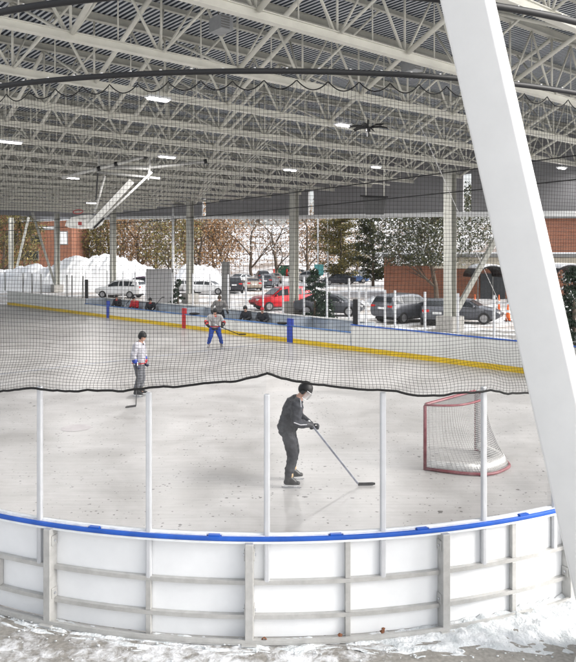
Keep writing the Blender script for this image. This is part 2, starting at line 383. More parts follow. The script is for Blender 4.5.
for a in heavy:
    b=MB(); n=(arc(a)-C1).normalized(); rz=a
    b.box(arc(a,RC+.066)+V((0,0,.522)),(.085,.128,1.02),rz)
    t=V((math.cos(a),math.sin(a),0))
    for s in(-1,1):
        for z in(.9,.33): b.box(arc(a,RC+.055)+t*s*.047+V((0,0,z)),(.014,.09,.11),rz)
    b.box(arc(a,RC+.07)+V((0,0,.008)),(.16,.2,.014),rz)
    o=b.build('board_post',m_alu,nb,org=NB,bevel=.006)
    c=MB()
    for s in(-1,1):
        for z in(.9,.33): q=arc(a,RC+.06)+t*s*.053+V((0,0,z)); c.tube([q,q+t*s*.012],.014,8)
    c.build('bolt',m_blade,o,org=NB)
for a,z0,z1 in ((px2ang(150),.274,.581),(px2ang(150),.02,.226),(px2ang(347),.629,1.034),(px2ang(347),.274,.581),(px2ang(347),.02,.226),(px2ang(511),.629,1.034),(px2ang(511),.274,.581),(px2ang(511),.02,.226),(px2ang(2),.274,.581)):
    b=MB(); b.box(arc(a,RC+.03)+V((0,0,(z0+z1)/2)),(.055,.05,z1-z0),a); b.build('upright',m_alu,nb,org=NB,bevel=.004)
for px in (-2,96,205,300,405,):                # anchor bolts on the base channel
    b=MB(); q=arc(px2ang(px),RC+.07)+V((0,0,.013)); b.tube([q,q+V((0,0,.03))],.016,6); b.tube([q,q+V((0,0,.008))],.035,8); b.build('anchor_bolt',m_stan,nb,org=NB)
stp=[-170,-68,42,150,267,382,482,552,640]
sa=[px2ang(p) for p in stp]
for a in sa:
    b=MB(); b.box(arc(a,RC+.032)+V((0,0,(.60+2.56)/2)),(.062,.05,2.56-.60),a); b.build('stanchion',m_stan,nb,org=NB,bevel=.016)
for i in range(len(sa)-1):
    b=MB(); g=.006/RC; n=6
    pts=[arc(sa[i]+g+(sa[i+1]-sa[i]-2*g)*k/n,RC+.002) for k in range(n+1)]
    zt=2.58+(.17 if i in(3,) else .0)
    b.loft([[p+V((0,0,1.107)),p+V((0,0,zt))] for p in pts],close=False); b.build('glass_pane',m_glass,nb,org=NB,smooth=True)

# ---------------------------------------------------------------- safety net + pipes
hem=[(-200,389),(-100,391),(-60,388),(0,390.5),(42,386),(70,389),(105,390.3),(150,386),(200,382.5),(240,377),(267,372),(292,377.5),(330,385),(382,389.5),(410,393),(440,392.5),(470,388.5),(485,387),(500,393.5),(520,393),(552,388),(600,392),(700,390)]
hemz=[]
for px,y in hem:
    a=px2ang(px); p=arc(a); hemz.append((a,CH-(y-HY)*p.y/F))
def hz(a):
    if a<=hemz[0][0]: return hemz[0][1]
    for (a0,z0),(a1,z1) in zip(hemz,hemz[1:]):
        if a<=a1: return z0+(z1-z0)*(a-a0)/(a1-a0)
    return hemz[-1][1]
PITCH=.0415; na=int((A1-A0+.16)*RC/PITCH); da=(A1-A0+.16)/na; aS=A0-.08
NROW=82
def topz(a):
    ph=(a*RC/.33)%1.0; return 5.815-.10*math.sin(math.pi*ph)**.8
def warp(t): return t*1.06-.06*t if t<.8 else t
def npt(a,t):
    zt=topz(a) if t<.05 else 5.80; zt=5.80+(topz(a)-5.80)*max(0,1-t*14); zh=hz(a)
    tt = 1.075*t if t<.8 else .86+ (t-.8)*.7        # rows bunch towards the hem
    zz=zt+(zh-zt)*min(tt,1)
    # straight rows above, only the lowest part follows the hem
    flat=5.80+(2.56-5.80)*min(tt,1); k=max(0,(tt-.72)/.28)**1.5; zz=zz*k+flat*(1-k) if t>.08 else zz
    bil=.05*math.sin(a*9+1)*math.sin(math.pi*t)+ .10*max(0,(t-.82)/.18)**2*math.sin(math.pi*min(1,(t-.82)/.18)*.8)
    wob=.012*mnoise.noise(V((a*14,t*9,0)))*(1+3*max(0,t-.8)*5)
    return arc(a+.004*mnoise.noise(V((a*9,t*7,5)))*(1+6*max(0,t-.8)),RC+.05+bil,zz+wob)
b=MB()
TS=[k/34 for k in range(24)]+[24/34+k*(10/34)/22 for k in range(23)]
for i in range(na+1):
    a=aS+i*da; b.tube([npt(a,t) for t in TS],.0018,3,cap=False)
for j in range(NROW+1):
    t=j/NROW
    if t<.035: continue
    b.tube([npt(aS+i*da*1.0,t) for i in range(0,na+1,2)],.0018,3,cap=False)
net=b.build('safety_net',m_net,None,org=(0,0,0)); tag(net,'black safety netting hanging above the near glass from the lower black pipe','netting')
b=MB(); aa=[aS+(A1-A0+.16)*k/240 for k in range(241)]
b.tube([npt(a,1)+V((0,0,.012*mnoise.noise(V((a*60,0,0))))) for a in aa],.013,5); b.build('hem_rope',m_net,net)
b=MB(); b.tube([npt(aS+(A1-A0+.16)*k/900,0) for k in range(901)],.0065,4); b.build('top_rope',m_net,net)
def pipe(z,r,label):
    t=thing('support_pipe',label,'pipe',arc(0,RC+.05,z)); o=t.location.copy()
    b=MB(); b.tube(bpath(.05,z,n=80),r,10); b.build('pipe',m_black,t,smooth=True,org=o)
    b=MB()
    for k in range(int((A1-A0)*RC/.33)+1):
        a=A0+k*.33/RC
        p=arc(a,RC+.05,z); q=V((math.cos(a),math.sin(a),0)); b.box(p+V((0,0,r))-(p-C1).normalized()*-.0,(.02,.02,.014),a)
    b.build('clip',m_clip,t,org=o)
    return t
pipe(5.905,.030,'thin curved black pipe carrying the top edge of the netting')
pipe(6.74,.040,'thick curved black pipe at the very top, above the netting')

# ---------------------------------------------------------------- leaning white column
base=V((3.25,6.92,0)); top=V((1.24,6.92,8.9)); ph=rad(-31)
col=thing('leaning_column','thick white square steel column leaning left in front of the rink boards','column',base)
b=MB(); rings=[]
h=.222
cs=[]
for sx,sy in ((1,1),(-1,1),(-1,-1),(1,-1)):
    for k in range(5):
        a=math.atan2(sy,sx)-rad(45)+rad(90)*k/4; cs.append(V((sx*(h-.03)+.03*math.cos(a),sy*(h-.03)+.03*math.sin(a),0)))
rot=M.Rotation(ph,3,'Z')
for k in range(11):
    p=base.lerp(top,k/10); rings.append([p+rot@c for c in cs])
b.loft(rings); b.build('shaft',m_white,col,org=base,auto=40)
b=MB(); b.box(base+V((0,0,.012)),(.7,.7,.03),ph); b.build('base_plate',m_alu,col,org=base,bevel=.004)
b=MB(); b.beam(base+V((-.02,-.33,.02)),base+V((-.16,-.29,.72)),.09,.012,V((0,1,0))); b.build('gusset_plate',m_white,col,org=base)

# ---------------------------------------------------------------- roof canopy
ZB,ZT,ZD=8.62,10.42,10.62
w0r,w1r=1.5,35.0; ur0,ur1=3.6,77
can=thing('roof_canopy','pale steel trusses and corrugated metal roof of the open-sided rink canopy','roof',RF(ur0,w0r))
CO=can.location.copy()
for kk in range(-1,19):
    u=7.1+3.6*kk
    if u<ur0 or u>76: continue
    b=MB()
    b.beam(RF(u,w0r,ZB),RF(u,w1r-.6,ZB),.10,.16); b.beam(RF(u,w0r,ZB+.085),RF(u,w1r-.6,ZB+.085),.18,.02); b.beam(RF(u,w0r,ZB-.085),RF(u,w1r-.6,ZB-.085),.18,.02)
    t=b.build('truss',m_steel,can,org=CO)
    b=MB(); b.beam(RF(u,w0r,ZT+.03),RF(u,w1r-.6,ZT+.03),.05,.18); b.beam(RF(u,w0r,ZT-.07),RF(u,w1r-.6,ZT-.07),.18,.02); b.beam(RF(u,w0r,ZT+.125),RF(u,w1r-.6,ZT+.125),.18,.01); b.build('top_chord',m_cream,t,org=CO)
    b=MB(); n=15; st=(w1r-.9-w0r)/n; off=(kk%2)*.0
    fat=MB()
    for i in range(n+1):
        w=w0r+.15+i*st
        b.tube([RF(u,w,ZB+.08),RF(u,w,ZT-.1)],.03,6)
        if w+st/2<w1r-.6: b.tube([RF(u,w+st/2,ZB+.08),RF(u,w+st/2,ZT-.1)],.018,5)
        for s in(-1,1):
            if w0r<w+s*st/2<w1r: b.tube([RF(u,w+s*.08,ZB+.08),RF(u,w+s*st/2,ZT-.12)],.036 if s<0 else .03,6)
        if (i+kk)%2==0:
            for s in (-1,1):
                if ur0<=u+s*3.6<=76: fat.tube([RF(u+s*.1,w,ZB+.06),RF(u+s*3.55,w+.02*s,ZT-.14)],.062 if s<0 else .04,8)
        elif u-1.8>ur0:
            fat.tube([RF(u-.1,w,ZB+.06),RF(u-1.8,w+st/2,ZT-.02)],.034,6); fat.tube([RF(u+.1,w,ZB+.06),RF(u+1.8,w+st/2,ZT-.02)],.034,6)
    b.build('web_member',m_steel,t,org=CO,smooth=True)
    fat.build('cross_brace',m_steel,t,org=CO,smooth=True)
    if kk<18:
        b=MB(); uu=u+1.8; b.beam(RF(uu,w0r,ZT+.06),RF(uu,w1r-.6,ZT+.06),.04,.12); b.beam(RF(uu,w0r,ZT-.01),RF(uu,w1r-.6,ZT-.01),.12,.016); b.build('purlin',m_cream,can,org=CO)
# corrugated deck
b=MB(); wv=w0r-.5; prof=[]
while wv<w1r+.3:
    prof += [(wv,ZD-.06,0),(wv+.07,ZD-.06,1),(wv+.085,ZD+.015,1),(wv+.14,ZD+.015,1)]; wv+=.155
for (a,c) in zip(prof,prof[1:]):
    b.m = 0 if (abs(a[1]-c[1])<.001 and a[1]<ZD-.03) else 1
    b.add([RF(ur0-.6,a[0],a[1]),RF(ur0-.6,c[0],c[1]),RF(ur1,c[0],c[1]),RF(ur1,a[0],a[1])],[(0,1,2,3)])
b.m=0
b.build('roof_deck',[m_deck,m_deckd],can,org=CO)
b=MB(); b.add([RF(ur0-.7,w0r-.6,ZD+.12),RF(ur0-.7,w1r+.4,ZD+.12),RF(ur1+.1,w1r+.4,ZD+.12),RF(ur1+.1,w0r-.6,ZD+.12)],[(0,1,2,3)]); b.build('roof_skin',m_fascia,can,org=CO)
# fascia wall on the far eave, its lower edge rising along the building
def ufas(px):
    t=(px-CX)/F; d=w1r/(RW.x*t+RW.y); return V((t*d,d,0)).dot(RU)
def zfas(px,y):
    t=(px-CX)/F; d=w1r/(RW.x*t+RW.y); return CH+(HY-y)*d/F
fp=[(-90,227),(0,221.5),(70,218),(150,216),(288,215.5),(450,212),(576,211),(760,208)]
gaps=[(ufas(px),zfas(px,y0),zfas(px,y1)) for px,y0,y1 in ((311,191,217),(204,199,217),(467,174,214))]
kn=[(ufas(px),zfas(px,y)) for px,y in fp]      # u falls from left to right
def ze(u):
    for (ua,za),(ub,zb) in zip(kn,kn[1:]):
        if ub<=u<=ua: return zb+(za-zb)*(u-ub)/(ua-ub)
    return kn[-1][1]
us=sorted([k[0] for k in kn]+[g[0]+d for g in gaps for d in(-.3,.3)])
b=MB(); b2=MB()
for ua,ub in zip(us,us[1:]):
    m=(ua+ub)/2; gp_=[g for g in gaps if abs(g[0]-m)<.29]
    za,zb=(gp_[0][1],)*2 if gp_ else (ze(ua),ze(ub))    # narrow openings where daylight shows
    b.prism([RF(ua,w1r,za),RF(ub,w1r,zb),RF(ub,w1r,ZD+.1),RF(ua,w1r,ZD+.1)],RW*.12)
    b2.prism([RF(ua,w1r-.12,ze(ua)-.28),RF(ub,w1r-.12,ze(ub)-.28),RF(ub,w1r-.12,ze(ub)-.003),RF(ua,w1r-.12,ze(ua)-.003)],RW*.3)
b.build('fascia_wall',m_fascia,can,org=CO); b2.build('fascia_edge',m_strip,can,org=CO)

b=MB(); b.prism([RF(ur1-.6,w0r,ZB-.35),RF(ur1-.6,w1r-.2,ZB-.35),RF(ur1-.6,w1r-.2,ZD+.1),RF(ur1-.6,w0r,ZD+.1)],RU*.12); b.build('end_fascia',m_fascia,can,org=CO)
# far columns on concrete piers
cl=[(450,36.8),(294,48.2),(190,58.5),(113,67.5),(57,76),(11,85)]
names=['grey column on a concrete pier behind the parked grey cars at right','grey column on a concrete pier beside the red car','grey column rising behind the far boards near the red marker','grey column in front of the big snow pile and white car','grey column with strut leaning to its left, in front of snow','leftmost grey column with strut leaning to its right']
for i,(px,d) in enumerate(cl):
    p=V(((px-CX)*d/F,d,0)); c=thing('roof_column',names[i],'column',p,0,'grey columns along the far side')
    rz=math.atan2(RU.y,RU.x); b=MB(); H=ZB-.1-.8
    b.box(p+V((0,0,.8+H/2)),(.06,.36,H),rz); 
    for s in(-1,1): b.box(p+M.Rotation(rz,3,'Z')@V((0,0,0))+M.Rotation(rz,3,'Z')@V((0,s*.2,0))+V((0,0,.8+H/2)),(.5,.05,H),rz)
    b.build('shaft',m_col,c,org=p)
    b=MB(); b.box(p+V((0,0,.4)),(1.05,1.05,.8),rz); b.build('pier',m_conc,c,org=p,bevel=.03)
    if i in(0,4,5):
        dx={0:(4.6,7.6),4:(-2.5,7.8),5:(2.0,7.8)}[i]
        b=MB(); b.beam(p+V((.28*(1 if dx[0]>0 else -1),.1,.9)),p+V((dx[0],dx[0]*.2,dx[1]+.8)),.24,.24); b.build('strut',m_col,c,org=p)

# ceiling lights
LAMPW=190
lights=[(158,99,.62),(10,142,.85),(343,125,.5),(167,157,.75),(290,170,.72),(376,167,.5),(92,203,.9),(72,178,.8),(562,168,.5)]
ln=['ceiling light nearest, just under the black net pipe','ceiling light at the left edge of the roof','ceiling light beside the black fan','ceiling light just above the folded basketball hoop frame','ceiling light above the fascia near the red car column','small ceiling light right of the second light row','dim distant ceiling light left of the hoop arm','ceiling light by the left end of the hoop frame','ceiling light at far right beside the leaning column']
for (px,py,L_),lab in zip(lights,ln):
    p=G(px,py,8.42); t=thing('ceiling_light',lab,'light',p,0,'lights under the roof'); rz=math.atan2(RW.y,RW.x)
    b=MB(); b.box(p+V((0,0,.03)),(L_+.08,.34,.06),rz); b.tube([p+V((0,0,.06)),p+V((0,0,.2))],.02,6); b.build('housing',m_strip,t,org=p)
    b=MB(); b.box(p+V((0,0,-.025)),(L_,.16,.04),rz); b.build('diffuser',m_lamp,t,org=p,bevel=.01)
    la=bpy.data.lights.new('lamp','AREA'); la.shape='RECTANGLE'; la.size=L_; la.size_y=.3; la.energy=LAMPW*(.12 if px>500 else 1); la.color=(1,.97,.95)
    lo=bpy.data.objects.new('lamp',la); COL.objects.link(lo); lo.parent=t; lo.location=(0,0,-.07); lo.rotation_euler=(0,0,rz)

# grey boxes on trusses
for c0,lab in (((221,25,16.6),'grey box-shaped heater bolted between the nearest roof trusses'),((412,66,19.5),'grey box-shaped heater under the roof beside the leaning column')):
    p=Q(*c0); t=thing('unit_heater',lab,'heater',p-V((0,0,.2)),0); o=t.location.copy(); b=MB(); b.box(p,(.36,.5,.34),rad(40)); b.build('casing',mat('heater_grey',(.30,.31,.32),.5),t,org=o,bevel=.01)
    b=MB(); b.tube([p+V((-.06,0,.17)),p+V((-.06,0,.62))],.02,6); b.tube([p+V((.08,0,.17)),p+V((.08,0,.62))],.012,6); b.build('hanger',m_grd,t,org=o)
    b=MB()
    for k in range(5): b.box(p+M.Rotation(rad(40),3,'Z')@V((-.05,-.254,-.12+k*.06)),(.24,.008,.03),rad(40))
    b.build('louvre',m_grd,t,org=o)

# black ceiling fan
p=Q(368,128,24); fan=thing('ceiling_fan','black ceiling fan hanging under the roof trusses','fan',p)
b=MB(); b.tube([p+V((0,0,-.12)),p+V((0,0,.03))],.09,12); b.tube([p+V((0,0,.03)),p+V((0,0,.28))],.03,8); b.tube([p+V((0,0,-.3)),p+V((0,0,-.12))],.045,8); b.build('hub',m_black,fan,org=p,smooth=False)
for k in range(6):
    a=rad(60*k+8); b=MB(); d=V((math.cos(a),math.sin(a),0)); n=V((-d.y,d.x,0)); rg=[]
    for j in range(7):
        r=.09+.6*j/6; zz=.02+.05*math.sin(j/6*3); wv=.05
        rg.append([p+d*r+n*wv+V((0,0,zz+.03)),p+d*r-n*wv+V((0,0,zz-.03)),p+d*r-n*wv+V((0,0,zz-.05)),p+d*r+n*wv+V((0,0,zz+.01))])
    b.loft(rg); b.build('blade',m_black,fan,org=p)

# folded basketball hoop (ceiling hung) ------------------------------------------------
def hoop1():
    d=33; p=Q(110,170,d); t=thing('basketball_hoop','white ceiling-hung basketball hoop folded up over the far left ice','basketball hoop',p)
    b=MB(); q=lambda x,y,dd=0: Q(x,y,d+dd)
    b.tube([q(62,178,-.3),q(99,168.5,-.3),q(145,156.5,-.3)],.075,8); b.tube([q(99,166,.4),q(150,167.5,.4),q(205,161.5,.4)],.07,8)
    b.tube([q(97,172,.2),q(160,178.5,.2)],.06,8); b.tube([q(104,168),q(150,169)],.05,8); b.tube([q(105,176),q(95,212)],.055,8); b.tube([q(150,164),q(148,180)],.06,8)
    for x,y in((99,168),(150,167)): b.tube([q(x,y),q(x,y-19)],.04,6)
    b.build('frame',m_hpaint,t,org=p,smooth=True)
    b=MB(); b.beam(q(88,228),q(132,181),.28,.10,V((0,1,0))); b.build('main_arm',m_hpaint,t,org=p,bevel=.01)
    b=MB(); b.tube([q(92,229,-.2),q(152,172,-.2)],.055,8); b.build('brace_arm',m_hpaint,t,org=p,smooth=True)
    b=MB(); b.tube([q(94,228,-.35),q(104,218,-.35)],.05,6); b.build('clamp',m_black,t,org=p)
    b=MB(); b.tube([q(98,173,-.2),q(96,200,-.2)],.035,6); b.build('piston',m_black,t,org=p)
    for x,y in((145.5,156.3),(205.5,161.3),(99,168.5),(116,164)):
        b=MB(); b.tube([q(x-1.5,y+.4,-.3),q(x+1.5,y-.4,-.3)],.11,8); b.build('end_cap',m_black,t,org=p)
    # fan-shaped backboard, tilted
    b=MB(); pl=[(65,226),(66,222),(71,218),(79,216),(90,215),(101,217.5),(104,221),(102,225),(96,228),(82,229),(70,228)]
    b.prism([q(x,y,-.1+(226-y)*.05) for x,y in pl],V((0,.05,.03))); b.build('backboard',m_hpaint,t,org=p)
    b=MB(); c=q(78,216,-.1); b.tube([c+V((.225*math.cos(k*math.pi/10),.15*math.sin(k*math.pi/10),.2+.10*math.sin(k*math.pi/10))) for k in range(20)],.022,6,closed=True); m_r=mat('rim_red',(.22,.02,.02),.6); b.build('rim',m_r,t,org=p); b=MB(); b.box(q(80,223.5,-.25),(.16,.06,.16)); b.build('rim_bracket',m_r,t,org=p)
hoop1()
def hoop2():
    d=31; p=Q(374,200,d); t=thing('basketball_hoop','dark fan-shaped basketball backboard hanging in front of the grey fascia','basketball hoop',p); q=lambda x,y,dd=0: Q(x,y,d+dd)
    b=MB(); b.prism([q(363,197),(q(386,197)),q(383.5,214.5),q(365.5,214.5)],V((.02,.05,0))); b.build('backboard',mat('dark_board',(.07,.07,.072),.6),t,org=p)
    b=MB(); b.tube([q(360,196,-.1),q(388,197,-.1)],.04,6); b.build('top_bar',m_black,t,org=p)
    b=MB(); b.tube([q(363,182),q(390,185)],.035,6)
    for x in(366,384): b.tube([q(x,150),q(x,197)],.02,6)
    b.build('hanger',m_steel,t,org=p)
hoop2()
# far net cables
for (xa,ya,xb,yb),lab in (((-20,226,640,147),'upper black cable strung over the far boards'),((-20,232,640,173),'lower black cable strung over the far boards')):
    uA=-1
    def onfar(px,y):
        t=(px-CX)/F; d=(wF+.2)/(W.x*t+W.y); return V((t*d,d,CH+(HY-y)*d/F))
    b=MB(); A,B=onfar(xa,ya),onfar(xb,yb); b.tube([A.lerp(B,k/12)+V((0,0,-.25*math.sin(math.pi*k/12))) for k in range(13)],.022,5); o=b.build('net_cable',m_black,None,org=A); tag(o,lab,'cable')
b=MB(); A,B=Q(418,120,24),Q(512,330,31); b.tube([A,A.lerp(B,.5)+V((0,0,-.1)),B],.012,5); o=b.build('guy_rope',m_clip,None,org=A); tag(o,'thin white rope running down from the roof behind the leaning column','rope')
for px,pd in ((344,17.2),(414,16.2),(260,22)):
    pass

# ---------------------------------------------------------------- far boards
def FB(px):                                    # u of a pixel column on the far board line
    t=(px-CX)/F; d=wF/(W.x*t+W.y); return V((t*d,d,0)).dot(U)
ang=math.atan2(U.y,U.x)
fb=thing('rink_boards','far side white rink boards with yellow kick strip and player benches','rink boards',RK(FB(290),wF)); FO=fb.location.copy()
def fbox(name,pa,pb,z0,z1,m,w=wF,th=.06,parent=fb,org=FO,isu=False):
    ua,ub=(pa,pb) if isu else (FB(pa),FB(pb)); b=MB(); b.box(RK((ua+ub)/2,w+th/2,(z0+z1)/2),(abs(ua-ub),th,z1-z0),ang); return b.build(name,m,parent,org=org)
def farc(mb,o0,o1,z0,z1):
    P=[]
    for (o,z) in((o0,z0),(o1,z0),(o1,z1),(o0,z1)):
        P.append([RK(u1+(RC+o)*math.cos(rad(90+90*k/16)),wF-RC+(RC+o)*math.sin(rad(90+90*k/16)),z) for k in range(17)]+[RK(u1-RC-o,w1,z)])
    mb.loft([[P[k][i] for k in range(4)] for i in range(18)])
uL=uE-RC
for pa,pb in ((None,84.5),(351,None)):
    ua=uL if pa is None else FB(pa); ub=u1+.001 if pb is None else FB(pb); n=max(1,int(abs(ua-ub)/2.4)); 
    for k in range(n):
        x0=ua+(ub-ua)*k/n; x1=ua+(ub-ua)*(k+1)/n; g=.006 if x1<x0 else -.006
        fbox('board_panel',x0-g,x1+g,.2,1.06,m_farb,isu=True)
    fbox('cap_rail',ua,ub,1.062,1.10,m_blue if pa else m_farb,wF-.03,.12,isu=True)
for pa,pb in ((85,108),(108.8,146),(146,183),(185,235),(235,289),(291,350)):
    fbox('board_panel',pa+.3,pb-.3,.2,.74,m_farb); fbox('cap_rail',pa,pb,.742,.78,m_floor,wF-.03,.12)
b=MB(); farc(b,0,.06,.2,1.06); b.build('board_panel',m_farb,fb,org=FO,auto=30)
b=MB(); farc(b,-.03,.09,1.062,1.10); b.build('cap_rail',m_blue,fb,org=FO)
fbox('kick_strip',uL,u1,.0,.198,m_yel,wF-.006,.066,isu=True)
b=MB(); farc(b,-.006,.06,0,.198); b.build('kick_strip',m_yel,fb,org=FO,auto=30)
for px,m,w in ((108,m_bluep,.30),(184,m_red,.34),(290,m_bluep,.36)):
    u=FB(px); fbox('line_marker',u+w/2,u-w/2,.0,1.09,m,wF-.025,.09,isu=True)
# bench area
for pa,pb in ((84,184),(184,290),(290,351)):
    fbox('bench_wall',pa,pb,.02,1.05,m_bench,wF+1.5,.08); fbox('bench_floor',pa,pb,.02,.14,m_floor,wF+.08,1.40)
    fbox('bench_seat',pa+3,pb-3,.44,.49,m_grpan,wF+1.0,.35); fbox('wall_rail',pa,pb,1.052,1.10,m_farb,wF+1.45,.18)
for px in (84.6,183.5,289.2,351):
    u=FB(px); b=MB(); b.box(RK(u,wF+.78,.62),(.05,1.38,.95),ang); b.build('end_panel',m_bench,fb,org=FO)
for px,h0,h1,wd in ((83,.4,2.35,.16),(352.5,.55,2.15,.26)):
    u=FB(px); b=MB(); b.box(RK(u,wF+.25,(h0+h1)/2),(wd,.2,h1-h0),ang); b.build('padded_post',m_black,fb,org=FO,bevel=.03)
# far glass: stanchions and panes
pst=[(-40,0),(5,0),(23,0),(32,0),(41,0),(67,0),(72,0),(83,0),(107,1),(123,1),(135,1),(146,1),(172,1),(193,1),(210,1),(228,1),(246,1),(263,1),(283,1),(304,1),(327,1),(349,1),(359,0),(366,0),(385,0),(395,0),(425,0),(458,0),(494,0),(530,0)]
prev=None
for px,bk in pst:
    w=wF+1.55 if bk else wF+.03; t=(px-CX)/F; d=w/(W.x*t+W.y); u=V((t*d,d,0)).dot(U); z0=1.1; z1=2.95 if bk else 2.6
    b=MB(); b.box(RK(u,w,(z0+z1)/2),(.07,.06,z1-z0),ang); b.build('stanchion',m_stan if px>90 else m_grd,fb,org=FO)
    if prev and prev[1]==bk:
        b=MB(); b.add([RK(prev[0]-.05,w,z0+.01),RK(u+.05,w,z0+.01),RK(u+.05,w,z1-.03),RK(prev[0]-.05,w,z1-.03)],[(0,1,2,3)]); b.build('glass_pane',m_glass2,fb,org=FO)
    prev=(u,bk)
# items on the bench boards
for px,lab in ((191,'black stick bag lying on the boards behind the red marker'),(280,'black glove lying on the boards beside the near blue marker')):
    u=FB(px+3); p=RK(u,wF+.03,.785); b=MB(); b.ell(p+V((0,0,.06)),(.32 if px<200 else .2,.12,.07)); b.ell(p+U*.25+V((0,0,.05)),(.16,.1,.06)); o=b.build('glove' if px>200 else 'bag',m_black,None,smooth=True,org=p,remesh=.025); tag(o,lab,'glove' if px>200 else 'bag')

# grey panels behind the bench
def panel(px0,px1,y0,d,lab,m,name='screen_panel',th=.12):
    a,b_=Q(px0,y0,d),Q(px1,y0,d); c=(a+b_)/2; p=V((c.x,c.y,0)); t=thing(name,lab,'panel',p,0); w=(b_-a).length; b=MB(); b.box(V((c.x,c.y,c.z/2+.05)),(w,th,c.z-.1)); b.build('sheet',m,t,org=p,bevel=.01)
    b=MB(); 
    for s in(-1,1): b.box(V((c.x+s*w/2,c.y,c.z/2)),(.08,th+.06,c.z+.04))
    b.build('frame',m_grd,t,org=p)
panel(147,173,269,57,'tall grey plywood screen standing behind the far bench',m_grpan)
panel(222.5,229,262,45,'narrow dark grey upright panel behind the blue-trousered person',m_grd,th=.4)

# ---------------------------------------------------------------- hockey goal
A=G(425,470); B=V((3.92,14.40,0)); wd=(B-A).normalized(); bk=V((wd.y,-wd.x,0)); B=A+wd*1.83
goal=thing('hockey_goal','red-framed hockey goal with white net seen from behind on the ice','hockey goal',(A+B)/2); GO=goal.location.copy()
b=MB()
b.tube([A,A+V((0,0,1.19)),A+V((0,0,1.22))+wd*.04,B+V((0,0,1.22))-wd*.04,B+V((0,0,1.19)),B],.032,8); b.build('front_frame',m_goalr,goal,org=GO,smooth=True)
def dee(depth,z,n=18,inset=0):
    out=[]
    for k in range(n+1):
        t=-1+2*k/n; y=depth*(1-abs(t)**3.2); out.append((A+B)/2+wd*t*.915+bk*y+V((0,0,z)))
    return out
b=MB(); b.tube(dee(1.08,.03),.03,8); b.build('base_frame',m_goalr,goal,org=GO,smooth=True)
b=MB(); b.tube(dee(.52,1.21),.022,8); b.build('top_frame',m_goalr,goal,org=GO,smooth=True)
b=MB(); lo=dee(1.06,.05,40); hi=dee(.52,1.20,40)
def gp(i,t): 
    l=lo[i]; h=hi[i]; p=l.lerp(h,t); return p+bk*(-.10*math.sin(math.pi*t))*min(1,(p-(A+B)/2).dot(bk)/.4)
def gp2(i,t):
    i0=int(i); k=i-i0; return gp(i0,t).lerp(gp(min(40,i0+1),t),k)
for i in [q*.75 for q in range(54)]: b.tube([gp2(i,t/8) for t in range(9)],.0046,3,cap=False)
for j in range(38): b.tube([gp(i,j/37) for i in range(41)],.0046,3,cap=False)
for i in range(0,41,1):
    a=hi[i]; k=(a-(A+V((0,0,1.22)))).dot(wd); b.tube([a,A+wd*k+V((0,0,1.22))],.0042,3,cap=False)
for j in range(1,8): b.tube([p-bk*((p-A).dot(bk)*j/8) for p in hi],.0042,3,cap=False)
b.build('net',m_goaln,goal,org=GO)
b=MB(); o=dee(1.04,.035,30); rings=[]
for i,p in enumerate(o):
    p2=p+V((0,0,.15+.02*mnoise.noise(V((i*.6,0,0))))); ib=-bk*min(.20,max(0,(p-A).dot(bk)*.4)); rings.append([p,p2+ib*.3,p2+ib*.3+ib,p+ib*1.3])
b.loft(rings); b.build('skirt',m_skirt,goal,org=GO,smooth=True)
b=MB(); c=B+wd*0; b.tube([B+bk*.05+V((0,0,.1)),B+bk*.05+V((0,0,1.18))],.045,6); b.build('net_fold',mat('net_grey',(.22,.21,.22),.8,var=.4,scale=20),goal,org=GO)

